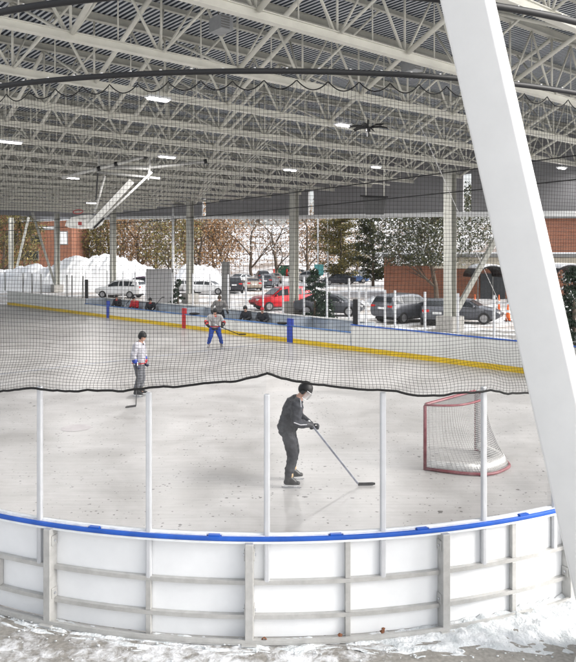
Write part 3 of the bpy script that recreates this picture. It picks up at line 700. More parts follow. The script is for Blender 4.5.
# ---------------------------------------------------------------- people
def person(label, loc, rz, J, cm, helmet=m_black, det=True, scale=1, skates=True, lower=True, hat=False, cage=False, stripes=()):
    """local frame: x forward, y left, z up. J: joints. cm: dict of cloth materials"""
    t=thing('person',label,'person',loc,rz); vx=.017 if det else .022
    j={k:V(v) for k,v in J.items()}
    # body (one continuous surface)
    b=MB(); hd=j['head']; nk=j['neck']; fdir=j['face'].normalized(); up=(hd-nk).normalized(); side=up.cross(fdir).normalized(); fdir=side.cross(up); mr=M((fdir,side,up)).transposed()
    b.ell(hd+up*.02,(.098,.076,.118),mr); b.ell(hd+fdir*.02-up*.055,(.076,.060,.068),mr)
    b.ell(hd+fdir*.098-up*.005,(.024,.014,.026),mr)
    for s in(-1,1): b.ell(hd+side*s*.076,(.018,.012,.03),mr)
    b.cap(nk-up*.05,hd-up*.05,.062,.058)
    b.ell(j['chest'],(.12,.17,.2)); b.cap(j['pelvis'],j['chest'],.135,.14); b.cap(j['chest'],nk,.11,.07)
    for s in 'LR':
        b.cap(j['sh'+s],nk-up*.04,.065,.06); b.cap(j['sh'+s],j['el'+s],.055,.043); b.cap(j['el'+s],j['wr'+s],.042,.03)
        hv=(j['wr'+s]-j['el'+s]).normalized(); b.cap(j['wr'+s],j['wr'+s]+hv*.06,.028,.024)
        if lower: b.cap(j['hip'+s],j['kn'+s],.085,.055); b.cap(j['kn'+s],j['an'+s],.056,.04); b.cap(j['hip'+s],j['pelvis'],.09,.1); b.cap(j['an'+s],j['an'+s]+V((.08,0,-.04)),.04,.035)
    b.build('body',m_skin,t,smooth=True,remesh=vx*.75,sm=4)
    e=MB()
    for s in(-1,1): e.ell(hd+fdir*.088+side*s*.032+up*.022,(.012,.013,.009),mr,8,6)
    e.ell(hd+fdir*.09-up*.058,(.010,.024,.006),mr,8,6); e.build('facial_feature',m_black,t)
    # jersey
    b=MB(); b.ell(j['chest'],(.165,.215,.22)); b.cap(j['chest'],j['pelvis']+V((0,0,.02)),.185,.185); b.ell(j['pelvis']+V((0,0,-.02)),(.17,.2,.12))
    b.cap(j['chest'],nk-up*.06,.13,.085)
    for s in 'LR':
        b.cap(j['sh'+s],nk-up*.07,.10,.08); b.cap(j['sh'+s],j['el'+s],.10,.082); hv=(j['wr'+s]-j['el'+s]).normalized(); b.cap(j['el'+s],j['wr'+s]-hv*.04,.082,.06)
        b.cap(j['sh'+s]+V((0,0,-.04)),j['chest']+(j['sh'+s]-j['chest'])*.4,.11,.14)
    b.wrinkle(b.build('jersey',cm['jersey'],t,smooth=True,remesh=vx,sm=4),.020,7,loc[0])
    for (k,s,r,m_) in stripes:                 # bands round sleeves/waist
        b=MB()
        if k=='waist':
            c=j['pelvis']+V((0,0,s)); b.ell(c,(.205,.225,r),nu=20)
        else:
            a,c=j['el'+k],j['wr'+k]; p0=a.lerp(c,s); b.cap(p0,a.lerp(c,s+.14),r,r)
        b.build('jersey_band',m_,t,smooth=True)
    b=MB(); b.tube([nk-up*.05+mr@V((.08*math.cos(a*.5236),.085*math.sin(a*.5236),0)) for a in range(12)],.036,6,closed=True); b.build('collar',cm.get('collar',cm['jersey']),t,smooth=True)
    if lower:
        b=MB(); b.ell(j['pelvis']-V((0,0,.02)),(.16,.185,.15))
        for s in 'LR':
            b.cap(j['hip'+s],j['kn'+s],.125,.098); b.cap(j['kn'+s],j['an'+s]+V((0,0,.10)),.096,.078); b.cap(j['hip'+s],j['pelvis'],.12,.13)
        b.wrinkle(b.build('trousers',cm['pants'],t,smooth=True,remesh=vx,sm=3),.018,8,loc[0]+3)
        for s in 'LR':
            a=j['an'+s]; yw=j.get('yaw'+s,V((0,0,0))).x; rm=M.Rotation(yw,3,'Z'); f=rm@V((1,0,0))
            b=MB(); b.cap(a+V((0,0,.09))-f*.01,a-f*.015,.062,.06); b.cap(a-f*.04-V((0,0,.045)),a+f*.10-V((0,0,.05)),.052,.046); b.cap(a+f*.10-V((0,0,.05)),a+f*.165-V((0,0,.055)),.046,.036); b.cap(a+V((0,0,.03))+f*.02,a+f*.10-V((0,0,.035)),.05,.045)
            sk=b.build('skate',cm.get('skate',m_black),t,smooth=True,remesh=.011,sm=3)
            if det: q=MB(); q.ell(a+f*.045+V((0,0,.075)),(.035,.042,.06)); q.build('tongue',m_tan,sk,smooth=True)
            b=MB(); 
            for xx in(-.045,.115): b.box(a+f*xx-V((0,0,.102)),(.06,.022,.04),yw)
            b.box(a+f*.04-V((0,0,.088)),(.26,.05,.012),yw)
            b.build('blade_holder',mat('holder_white',(.75,.75,.75),.4),sk)
            b=MB(); b.prism([a+f*x+rm@V((0,-.002,0))+V((0,0,z)) for x,z in((-.13,-.118),(-.12,-.145),(.19,-.145),(.22,-.13),(.215,-.118))],rm@V((0,.004,0))); b.build('blade',m_blade,sk)
    # gloves with fingers
    for s in 'LR':
        if 'ha'+s not in j: continue
        w=j['wr'+s]; ax=j['ha'+s].normalized()                 # ax: stick axis gripped / or forearm down axis
        hv=(w-j['el'+s]).normalized(); pal=hv.cross(ax)
        if pal.length<.2: pal=hv.cross(V((0,1,0)))
        pal.normalize(); ax2=pal.cross(hv).normalized()
        b=MB(); b.cap(w-hv*.07,w-hv*.0,.062,.054); c=w+hv*.05; mm=M((hv,ax2,pal)).transposed(); b.ell(c,(.062,.058,.036),mm)
        for q,(o,ln) in enumerate(((-.042,.085),(-.014,.098),(.014,.092),(.042,.075))):
            k0=c+hv*.045+ax2*o+pal*.01; k1=k0+hv*ln*.35-pal*.02*0+pal*.028; k2=k1+pal*ln*.36-hv*.018; k3=k2-hv*ln*.35
            b.cap(k0,k1,.0155,.015,8); b.cap(k1,k2,.015,.014,8); b.cap(k2,k3,.0138,.012,8)
        b.cap(c-hv*.02-ax2*.045,c+hv*.02-ax2*.065+pal*.04,.02,.016,8); b.cap(c+hv*.02-ax2*.065+pal*.04,c+hv*.045-ax2*.045+pal*.07,.016,.014,8)
        b.build('glove',cm.get('glove',m_black),t,smooth=True,remesh=.008,sm=2)
    # helmet
    b=MB(); 
    tilt=mr@M.Rotation(rad(-10),3,'Y')
    if hat: b.ell(hd+up*.03-fdir*.012,(.118,.10,.13),tilt,18,8,-.05); b.ell(hd+up*.165-fdir*.012,(.035,.035,.035),mr)
    else:
        b.ell(hd+up*.028-fdir*.010,(.128,.106,.132),tilt,20,9,-.12)
        b.ell(hd+up*.02-fdir*.045,(.095,.103,.11),mr,16,8)
        for s in(-1,1): b.ell(hd+side*s*.088-up*.02-fdir*.005,(.035,.016,.05),mr)
        b.ell(hd+up*.08-fdir*.02,(.118,.05,.09),mr)
    b.build('hat' if hat else 'helmet',helmet,t,smooth=True)
    if cage:
        b=MB(); ring=[]
        for k in range(9):
            a=rad(-80+20*k); ring.append((math.cos(a),math.sin(a)))
        vs=[[hd+mr@V((.025+.115*x,.108*y,z)) for x,y in ring] for z in(.045,.0,-.05,-.10)]
        b.loft(vs,close=False); b.build('visor',glass('visor_glass',(.85,.86,.88),.1,.10),t,smooth=True)
        b=MB()
        for r in vs[::3]: b.tube(r,.004,4)
        b.build('visor_frame',m_strip,t)
    return t
def stick(label, top, heel, bladedir, m=None, blade=.32):
    top=V(top); heel=V(heel); p=heel.copy(); t=thing('hockey_stick',label,'hockey stick',(p.x,p.y,0)); o=t.location.copy(); m=m or m_black
    b=MB(); b.beam(top,heel,.022,.032); b.build('shaft',m,t,org=o,bevel=.005)
    d=(top-heel).normalized(); b=MB(); b.beam(top,top-d*.14,.028,.038); b.build('grip',m_strip,t,org=o,bevel=.006)
    bd=V(bladedir).normalized(); n=V((-bd.y,bd.x,0)); b=MB(); rg=[]
    for k in range(7):
        x=blade*k/6; c=heel+bd*x+n*(.03*(k/6)**2); h=.027*(1 if k<6 else .55); zc=heel.z if heel.z>.3 else .033 
        rg.append([V((c.x,c.y,zc-h))+n*.006,V((c.x,c.y,zc+h))+n*.006,V((c.x,c.y,zc+h))-n*.006,V((c.x,c.y,zc-h))-n*.006])
    b.loft(rg); b.build('blade',m_black,t,org=o,smooth=False)
# 1. player in black
bl=G(291,484.5)
J=dict(pelvis=(-.06,.02,.98),chest=(.04,.02,1.32),neck=(.15,.01,1.52),head=(.245,.0,1.635),face=(1,-.25,-.22),
 shL=(.10,.20,1.44),elL=(.14,.27,1.14),wrL=(.36,.10,1.01),shR=(.10,-.18,1.43),elR=(.08,-.25,1.13),wrR=(.31,-.07,1.06),
 hipL=(-.05,.12,.95),knL=(.06,.20,.54),anL=(.02,.25,.145),hipR=(-.06,-.08,.95),knR=(.03,-.14,.53),anR=(-.04,-.18,.145),
 haL=(.65,.0,-.75),haR=(.65,0,-.75),yawR=(-.15,0,0),yawL=(.1,0,0))
bp=person('person in black hockey kit and helmet bending over a stick on the ice',bl,0,J,dict(jersey=m_dkcloth2,pants=m_dkcloth,glove=mat('glove_black',(.02,.02,.024),.6),skate=mat('skate_black',(.02,.02,.02),.4)),cage=True,det=True)
for s,y in (('L',.25),('R',-.18)):
    pass
for sy in(-1,1):
    b=MB()
    b.beam(V((.16,.01+sy*.225,1.53)),V((.17,.01+sy*.26,1.40)),.014,.03)
    b.tube([V((.05,sy*.335,1.16)),V((.16,sy*.30,1.11)),V((.27,sy*.23,1.10))],.010,6)
    b.build('white_trim',m_trim,bp)
b=MB(); b.beam(V((.195,-.05,1.36)),V((.205,-.02,1.30)),.012,.03); b.build('chest_mark',m_red,bp)
hl=G(358,486); hl.z=.04
stick('grey hockey stick held low by the person in black',bl+V((.30,-.02,1.12)),hl,(1,-.02,0),mat('stick_grey',(.22,.23,.27),.4,var=.5,scale=9),.30)
# 2. white jersey player
m_wj=mat('jersey_white',(.46,.455,.50),.85,var=.12,scale=9,bump=.3,bscale=18); m_gp=mat('pants_grey',(.14,.145,.16),.85,var=.25,scale=10)
wl=G(139,396)
J=dict(pelvis=(.0,.0,.97),chest=(.02,0,1.32),neck=(.05,0,1.54),head=(.10,0,1.675),face=(1,-.2,-.1),
 shL=(.0,.21,1.46),elL=(.03,.30,1.17),wrL=(.10,.25,.92),shR=(.0,-.21,1.46),elR=(-.06,-.31,1.17),wrR=(.02,-.27,.92),
 hipL=(0,.10,.93),knL=(.06,.11,.53),anL=(.0,.12,.145),hipR=(0,-.10,.93),knR=(.05,-.10,.53),anR=(-.04,-.10,.145),haL=(.2,0,-.9),haR=(.2,0,-.9),yawL=(.2,0,0),yawR=(-.2,0,0))
person('person in white hockey jersey and grey trousers gliding alone at left',wl,rad(-8),J,dict(jersey=m_wj,pants=m_gp,collar=m_black,glove=mat('glove_navy',(.04,.045,.09),.6)),stripes=(('L',.45,.078,m_bluep),('R',.45,.078,m_bluep),('L',.70,.07,m_red),('waist',-.03,.035,m_red)))
he=G(136,407); he.z=.04
stick('black hockey stick held downward by the person in white at left',wl+V((.02,-.30,1.0)),he,(-.8,-.5,0),m_black,.3)
# 3. far player, blue trousers, and 4. player behind
m_bp=mat('pants_blue',(.02,.055,.27),.8,var=.2,scale=10)
J=dict(pelvis=(-.05,0,.92),chest=(.05,0,1.24),neck=(.10,0,1.46),head=(.17,0,1.59),face=(1,0,-.15),
 shL=(.06,.21,1.38),elL=(.10,.36,1.12),wrL=(.30,.30,.98),shR=(.06,-.21,1.38),elR=(.05,-.37,1.15),wrR=(.26,-.32,1.02),
 hipL=(-.03,.11,.88),knL=(.08,.21,.51),anL=(.0,.28,.145),hipR=(-.03,-.11,.88),knR=(.10,-.20,.51),anR=(.02,-.27,.145),haL=(.5,.2,-.5),haR=(.5,.2,-.5),yawL=(.3,0,0),yawR=(-.3,0,0))
fl=G(215,348.5)
m_skw=mat('skate_white',(.10,.10,.10),.4,var=.5,scale=20,c2=(.45,.45,.45))
person('person in white, red and black jersey with bright blue trousers facing the viewer',fl,rad(-82),J,dict(jersey=mat('jersey_pale',(.34,.335,.34),.85,var=.3,scale=7,bump=.3),pants=m_bp,skate=m_skw,collar=m_red),det=False,stripes=(('L',.0,.098,m_red),('R',.0,.098,m_red),('L',.5,.075,m_black),('waist',.02,.05,m_red),('waist',-.06,.05,m_black),('L',.25,.09,m_black),('R',.25,.09,m_black),('R',.5,.078,m_red)))
fs=G(238,338); fs=V(((241-CX)/23.8,F/23.8,.04))
stick('black hockey stick held out to the right by the person in blue trousers',fl+V((.05,-.36,1.06)),Q(239,334.5,29.3),(1,.1,0),m_black,.3)
J2=dict(J); J2.update(elL=(.05,.38,1.14),wrL=(.16,.40,.90),elR=(.05,-.38,1.14),wrR=(.16,-.40,.90),haL=(.2,0,-.9),haR=(.2,0,-.9))
gt=(219.5-CX)/F; gd=(wF+.45)/(W.x*gt+W.y); gl=V((gt*gd,gd,.16))
person('person in dark grey jersey standing behind the boards above the blue-trousered person',gl,rad(-85),J2,dict(jersey=mat('jersey_grey',(.16,.155,.15),.85,var=.3,scale=8),pants=m_dkcloth,collar=m_black),det=False,helmet=mat('helmet_brown',(.05,.035,.02),.5))
# bench people
m_rj=mat('jacket_red',(.40,.02,.03),.7,var=.3,scale=8)
bench=[(118,'person in black and red jacket seated leftmost on the far bench',m_dkcloth2,m_rj,True),(135.5,'person in bright red jacket seated in the middle of the far bench',m_rj,m_rj,True),(151,'person in black jacket with red collar seated by the grey screen',m_dkcloth2,m_rj,False),(247,'person in dark jacket seated on the bench right of the far players',m_dkcloth2,m_black,False),(263,'person in dark jacket and reddish hat seated in front of the red car',m_dkcloth2,m_black,True)]
JS=dict(pelvis=(0,0,.58),chest=(.06,0,.90),neck=(.12,0,1.12),head=(.17,0,1.245),face=(1,0,-.15),shL=(.07,.20,1.04),elL=(.12,.28,.78),wrL=(.34,.18,.70),shR=(.07,-.20,1.04),elR=(.12,-.28,.78),wrR=(.34,-.18,.70),
 hipL=(.02,.10,.56),knL=(.46,.13,.58),anL=(.44,.14,.285),hipR=(.02,-.10,.56),knR=(.46,-.13,.58),anR=(.44,-.14,.285),haL=(.5,.2,-.3),haR=(.5,.2,-.3))
for px,lab,jm,cmx,ht in bench:
    t=(px-CX)/F; d=(wF+1.15)/(W.x*t+W.y); p=V((t*d,d,0)); person(lab,p,rad(-90-43+R.uniform(-20,20)+30),JS,dict(jersey=jm,pants=m_dkcloth,collar=cmx),det=False,hat=ht,helmet=m_rj if px>255 else m_black)
for px,lab in ((128,'hockey stick leaning in an arc beside the red jacket on the bench'),(156,'hockey stick leaning beside the grey screen on the bench')):
    t=(px-CX)/F; d=(wF+.5)/(W.x*t+W.y); p=V((t*d,d,.16)); stick(lab,p+V((-.25,.1,.62)),p+V((.35,0,1.35)),(.5,.1,.4),m_black,.2)

# ---------------------------------------------------------------- vehicles
def car(kind, paint, name):
    """forward +x, length L"""
    t=thing(name,'','car'); L,H,Wd={'sedan':(4.6,1.46,1.8),'suv':(4.6,1.70,1.86)}[kind]
    if kind=='sedan': st=[(-2.30,.55,.80,.70,.88),(-2.24,.38,.98,.90,.80),(-1.7,.30,1.02,1.08,.84),(-1.05,.25,.98,1.40,.66),(-.2,.25,.95,1.46,.64),(.45,.25,.93,1.38,.66),(1.15,.25,.90,.98,.84),(1.9,.28,.80,.84,.84),(2.22,.36,.66,.68,.78),(2.30,.45,.58,.60,.70)]
    else: st=[(-2.30,.55,.95,.97,.84),(-2.26,.42,1.08,1.16,.80),(-2.05,.36,1.10,1.58,.70),(-1.6,.30,1.08,1.68,.70),(-.3,.28,1.05,1.72,.70),(.35,.28,1.03,1.64,.70),(1.10,.28,1.02,1.10,.86),(1.85,.32,.96,1.0,.86),(2.2,.40,.82,.84,.80),(2.30,.50,.66,.68,.72)]
    hw=Wd/2; rings=[]
    def ringof(x,z0,zb,zr,rw):
        e=1 if abs(x)<2.1 else .93
        y=[(hw*.86*e,z0),(hw*.98*e,z0+.12),(hw*e,(z0+zb)/2),(hw*.97*e,zb),(hw*rw if zr>zb+.12 else hw*.9*e,zr-.05),(hw*(rw-.12) if zr>zb+.12 else hw*.7*e,zr)]
        return [V((x,a,z)) for a,z in y]+[V((x,-a,z)) for a,z in reversed(y)]
    for s_ in st: rings.append(ringof(*s_))
    b=MB(); b.loft(rings); body=b.build('body',paint,t,auto=35)
    def ip(x):
        for a,c in zip(st,st[1:]):
            if a[0]<=x<=c[0]:
                k=(x-a[0])/(c[0]-a[0]); return [a[i]+(c[i]-a[i])*k for i in range(5)]
    xs=(-1.75,-1.0,-.15,-.05,.55,.98) if kind=='sedan' else (-2.0,-1.3,-.25,-.15,.45,.92)
    for sd in(-1,1):
        b=MB()
        for (xa,xb) in ((xs[0],xs[1]),(xs[1]+.06,xs[2]),(xs[3],xs[4]),(xs[4],xs[5])):
            q=[]
            for x,tt in((xa,.1),(xb,.1),(xb,.86),(xa,.86)):
                _,z0,zb,zr,rw=ip(x); zt=zr-.05; hh=max(.02,zt-zb); yy=hw*.97+(hw*rw-hw*.97)*tt if zr>zb+.12 else hw*.93; q.append(V((x,sd*(yy+.012),zb+hh*tt)))
            b.prism(q,(0,-sd*.02,0))
        b.build('side_window',m_wind,t)
        b=MB(); b.ell(V((.85,sd*(hw+.09),1.0 if kind=='sedan' else 1.1)),(.07,.1,.08)); b.build('mirror',paint,t,smooth=True)
    for nm,xa,xb in (('windscreen',.55 if kind=='sedan' else .45,1.08 if kind=='sedan' else 1.04),('rear_window',-1.15 if kind=='sedan' else -2.09,-1.66 if kind=='sedan' else -2.22)):
        b=MB(); q=[]
        for x,sg in((xa,1),(xa,-1),(xb,-1),(xb,1)):
            _,z0,zb,zr,rw=ip(x); q.append(V((x+(.02 if xb>0 else -.02),sg*hw*(rw-.05 if x==xa else min(rw,.80)-.04),zr+.012)))
        b.prism(q,(-.01 if xb>0 else .01,0,-.02)); b.build(nm,m_wind,t)
    zh=.72 if kind=='sedan' else .86
    for sd in(-1,1):
        b=MB(); b.box(V((2.19,sd*hw*.66,zh-.06)),(.16,.34,.13)); b.build('headlight',m_head,t,bevel=.03)
        b=MB(); b.box(V((-2.24,sd*hw*.70,zh+.14)),(.12,.36,.16)); b.build('tail_light',m_tail,t,bevel=.03)
    b=MB(); b.box(V((2.27,0,.52)),(.06,.9,.2)); b.box(V((0,0,.27)),(3.9,hw*1.7,.12)); b.build('grille',m_black,t)
    b=MB(); b.box(V((-2.31,0,.74 if kind=='sedan' else .9)),(.02,.5,.12)); b.build('number_plate',m_strip,t)
    for xx in(-1.38,1.42):
        for sd in(-1,1):
            c=V((xx,sd*(hw-.1),.33)); b=MB(); b.tube([c+V((0,-.11,0)),c+V((0,.125*1,0))] if sd>0 else [c+V((0,.11,0)),c+V((0,-.125,0))],.34,20); w=b.build('wheel',m_tyre,t)
            b=MB(); b.tube([c+V((0,sd*.1,0)),c+V((0,sd*.135,0))],.22,14); b.build('rim',m_rim,w)
    return t
pm=lambda n,c,r=.25: mat(n,c,r,metal=.2,var=.06,scale=3)
P=dict(white=pm('paint_white',(.72,.73,.74)),dark=pm('paint_dark',(.03,.032,.04)),grey=pm('paint_grey',(.10,.105,.12)),red=pm('paint_red',(.52,.02,.03)),silver=pm('paint_silver',(.42,.42,.42)),beige=pm('paint_beige',(.42,.36,.30)),purple=pm('paint_plum',(.10,.06,.10)),blue=pm('paint_blue',(.06,.11,.24)))
cars=[(121,297.5,'suv','white',165,'white car parked below the big snow pile'),(141,292,'suv','purple',170,'plum coloured car half hidden behind the grey screen'),
(207,294,'sedan','white',-10,'white car parked below the second snow pile'),(184,293,'sedan','silver',20,'silver car behind the second far column'),(234,292.5,'suv','dark',95,'black car right of the narrow dark grey panel'),(252,290,'sedan','beige',100,'beige car with red tail light behind the red car'),
(269,287.5,'suv','grey',80,'dark grey car parked beyond the red car in the back row'),(282,309.5,'suv','red',205,'bright red car parked beside the grey column'),(330,315,'sedan','grey',-15,'dark grey car behind the small evergreen'),(308,282,'suv','silver',150,'silver car in the back row right of the column'),
(338,284.5,'sedan','dark',190,'black car in the back row under the green tree'),(352,283,'sedan','blue',10,'blue car in the back row right of the black one'),(407,321,'suv','grey',40,'dark car parked left of the right column'),(437,322.5,'sedan','grey',78,'grey car seen from behind, partly hidden by the right column'),(300,277,'sedan','silver',10,'silver car far back beside the right red marker post'),(324,279,'suv','white',175,'white car in the far back row behind the lamp pole'),(262,282,'suv','dark',100,'black car in the far back row above the beige car'),(243,284,'sedan','white',60,'white car in the back row right of the narrow panel'),(366,281,'suv','grey',20,'grey car in the back row below the tall dark evergreen'),(276,283,'sedan','beige',85,'beige car in the far back row left of the grey column'),(462,322,'sedan','grey',-25,'dark grey car nosing out right of the column'),
(18,273,'sedan','blue',10,'blue car beyond the snow at far left'),(41,273,'suv','white',0,'white car beyond the snow at far left')]
for i,(px,yb,k,c,deg,lab) in enumerate(cars):
    t=car(k,P[c],'parked_car'); p=G(px,yb); t.location=p; t.rotation_euler=(0,0,rad(deg)); t['label']=lab; t['group']='cars in the parking lot'

# ---------------------------------------------------------------- snow
def pile(name,lab,pts,d0,d1,seed):
    """pts: (px, ytop) crest seen at distance d mid"""
    dm=(d0+d1)/2; b=MB(); vs=[]; n=len(pts); cols=n*14; rows=22; 
    def crest(f):
        i=min(int(f*(n-1)),n-2); k=f*(n-1)-i; return pts[i][0]+(pts[i+1][0]-pts[i][0])*k, pts[i][1]+(pts[i+1][1]-pts[i][1])*k
    for r in range(rows+1):
        v=r/rows
        for c in range(cols+1):
            px,y=crest(c/cols); x=(px-CX)*dm/F; h=max(.0,CH+(HY-y)*dm/F); pr=math.sin(math.pi*v)**.7
            nn=.8*mnoise.noise(V((x*.35,v*4,seed)))+.5*mnoise.noise(V((x*1.1,v*9,seed+2)))+.3*mnoise.noise(V((x*2.6,v*16,seed+5)))
            vs.append(V((x+nn*.4,d0+(d1-d0)*v,max(-.1,h*pr+nn*pr-.05))))
    fs=[(r*(cols+1)+c,r*(cols+1)+c+1,(r+1)*(cols+1)+c+1,(r+1)*(cols+1)+c) for r in range(rows) for c in range(cols)]
    b.add(vs,fs); o=b.build(name,m_snow,None,smooth=True,org=V((vs[cols//2].x,dm,0))); tag(o,lab,'snow pile',None); return o
pile('snow_pile','big long ploughed snow pile behind the left far boards',[(-90,270),(-40,268),(0,268),(20,270),(48,267),(60,262),(76,259),(95,258),(107,256),(122,256),(130,261),(140,266),(150,272),(158,292)],76,87,1)
pile('snow_pile','smaller snow pile right of the grey screen and column',[(172,292),(180,270),(190,265),(197,264),(206,268),(214,275),(222,284),(228,292)],79,86,4)
pile('snow_pile','low snow bank in front of the brick building at right',[(350,312),(372,300),(382,303),(395,314)],55,60,9)
# snow drift along the near boards
b=MB(); vs=[];fs=[]; na2,nr=420,22
for i in range(na2+1):
    a=A0+(A1-A0)*i/na2; k=max(0,min(1,(a-.12)/.28)); wid=.28+.60*k+.16*mnoise.noise(V((a*14,1,0))); hgt=.014+.034*k+.022*max(0,mnoise.noise(V((a*11,3,0))))
    for r in range(nr+1):
        v=r/nr; rr=RC+.008+wid*v; pr=(1-v)**1.2 + .25*math.sin(math.pi*v)*k
        h=hgt*pr*(1+.8*mnoise.noise(V((a*40,v*6,7)))+.7*mnoise.noise(V((a*130,v*12,2)))) + .02*k*mnoise.noise(V((a*70,v*9,4)))*(1-v)
        vs.append(arc(a,rr,h-.012*v-.006+(.030*mnoise.noise(V((a*26,v*5,11)))+.02*mnoise.noise(V((a*75,v*14,12)))-.004)*min(1,v*2.2)))
fs=[(i*(nr+1)+r,i*(nr+1)+r+1,(i+1)*(nr+1)+r+1,(i+1)*(nr+1)+r) for i in range(na2) for r in range(nr)]
b.add(vs,fs); tag(b.build('snow_drift',m_dsnow,None,smooth=True),kind='stuff')
# loose snow clods
b=MB()
for k in range(120):
    a=R.uniform(.12,.62); rr=RC+.15+abs(R.gauss(0,.5)); s_=R.uniform(.004,.014); b.ell(arc(a,rr,.004),(s_*R.uniform(.8,1.6),s_,s_*.7),M.Rotation(R.uniform(0,6),3,'Z'),6,4)
for k in range(200):
    a=R.uniform(-.7,.7); rr=RC+.1+abs(R.gauss(0,.3)); s_=R.uniform(.004,.014); b.ell(arc(a,rr,.004),(s_*1.3,s_,s_*.6),None,6,3)
tag(b.build('loose_snow',m_dsnow,None,smooth=True),kind='stuff')
# dead leaves
lf=[(265,640.5,'curled brown leaf at the foot of the centre board post'),(340,637,'thin brown leaf lying left of centre-right boards'),(383,629,'small brown leaf on the base channel, upper of two'),(382,633,'small brown leaf on the base channel, lower of two'),(70,617,'long brown twig-like leaf right of the left board post'),(130,623,'small brown leaf below the thin upright'),(30,607,'tiny brown leaf left of the left board post'),(388,622,'tiny reddish leaf beside the right board base')]
for px,py,lab in lf:
    p=G(px,py,.035); b=MB(); a=R.uniform(0,6); L_=R.uniform(.035,.07); rg=[]
    for k in range(7):
        u=k/6; w=.022*math.sin(math.pi*min(1,u*.95+.05))*(1+.4*math.sin(u*14)); d=V((math.cos(a),math.sin(a),0)); n=V((-d.y,d.x,0)); c=p+d*(u-.5)*2*L_*.7+V((0,0,.03*math.sin(u*4)))
        rg.append([c-n*w,c+V((0,0,.008)),c+n*w,c+V((0,0,.004))])
    b.loft(rg); tag(b.build('leaf',m_leafd,None,org=p),lab,'leaf','fallen brown leaves')
# wooden stake at left edge
p=G(1.5,602); b=MB(); b.beam(p,p+V((-.005,.0,.24)),.05,.03); b.beam(p+V((-.02,.06,.40)),p+V((.03,.06,.40)),.03,.03); tag(b.build('wooden_stake',m_wood,None,org=p,bevel=.003),'orange-brown wooden stake at the left edge against the boards','stake')

# ---------------------------------------------------------------- buildings
def bwall(bt,org,a,b_,z0,z1,th,m,name='wall'):
    q=MB(); a=V(a);b_=V(b_); d=(b_-a).normalized(); n=V((-d.y,d.x,0)); q.prism([a+V((0,0,z0)),b_+V((0,0,z0)),b_+V((0,0,z1)),a+V((0,0,z1))],n*th); return q.build(name,m,bt,org=org)
a=V(((-150-CX)*104/F,104,0)); c=V(((72-CX)*104/F,104,0)); bt=thing('brick_building','red brick building with a small white window behind the left snow pile','building',a.lerp(c,.5)); o=bt.location.copy()
bwall(bt,o,a,c,0,10.2,9,m_brick); bwall(bt,o,a-V((.3,.3,0)),c+V((.3,-.3,0)),10.203,10.7,9.6,m_grd,'roof')
for px,y0,y1,w,m in ((62,232,244,1.5,m_strip),(36,236,243,1.3,m_wind),(47,227,229,2.2,m_strip),(-20,232,244,1.5,m_strip),(12,232,244,1.5,m_wind),(30,252,259,2.4,m_wind)):
    p=Q(px,(y0+y1)/2,104); hh=(y1-y0)*104/F; q=MB(); q.box(p,(w+.3,.10,hh+.3)); f=q.build('window',m_grd,bt,org=o); q=MB(); q.box(p+V((0,-.06,0)),(w,.06,hh)); q.build('pane',m,f,org=o)
d=66; a=V(((384-CX)*d/F,d,0)); c=V(((760-CX)*60/F,60,0)); bt=thing('brick_building','long low red brick building with cream band behind the right parked cars','building',a.lerp(c,.5)); o=bt.location.copy()
zz=lambda y,dd=65: CH+(HY-y)*dd/F
ux=(c-a).normalized(); nrm=V((ux.y,-ux.x,0))
bwall(bt,o,a,c,0,zz(268.5),12,m_brick)
bwall(bt,o,a+nrm*.12+ux*4.2,c+nrm*.12,zz(268.4),zz(257.5),.5,mat('cream_band',(.62,.57,.47),.7,var=.1),'band')
bwall(bt,o,a,c,zz(268.3),zz(254.2),11.8,m_brick)
bwall(bt,o,a+nrm*.9-ux*.8,c+nrm*.9,zz(257.2),zz(254),13.4,m_grd,'roof')
q=bwall(bt,o,a+nrm*.8-ux*.8,c+nrm*.8,zz(253.9),zz(252.4),13.2,m_snow,'roof_snow')
bwall(bt,o,a+ux*13-nrm*3,c-nrm*3,zz(252.3),zz(218),9,m_brick,'upper_wall')
bwall(bt,o,a+ux*12.7-nrm*2.6,c-nrm*2.6,zz(217.9),zz(212),9.6,m_grd,'upper_roof')
for px in (530,590):
    p=V(((px-CX)*65/F,0,0)); k=((p.x-a.x)/ux.x); p=a+ux*k
    q=MB(); q.box(p+nrm*.05+V((0,0,1.55)),(1.6,.12,1.3),math.atan2(ux.y,ux.x)); f=q.build('window',m_grd,bt,org=o); q=MB(); q.box(p+nrm*.12+V((0,0,1.55)),(1.4,.06,1.1),math.atan2(ux.y,ux.x)); q.build('pane',m_wind,f,org=o)
p=a+ux*(((490-CX)*65/F-a.x)/ux.x); q=MB(); q.box(p+nrm*.05+V((0,0,1.15)),(2.2,.12,2.3),math.atan2(ux.y,ux.x)); f=q.build('door',m_wind,bt,org=o); q=MB(); q.box(p+nrm*.12+V((0,0,1.15)),(.08,.08,2.2),math.atan2(ux.y,ux.x)); q.build('mullion',m_grd,f,org=o)
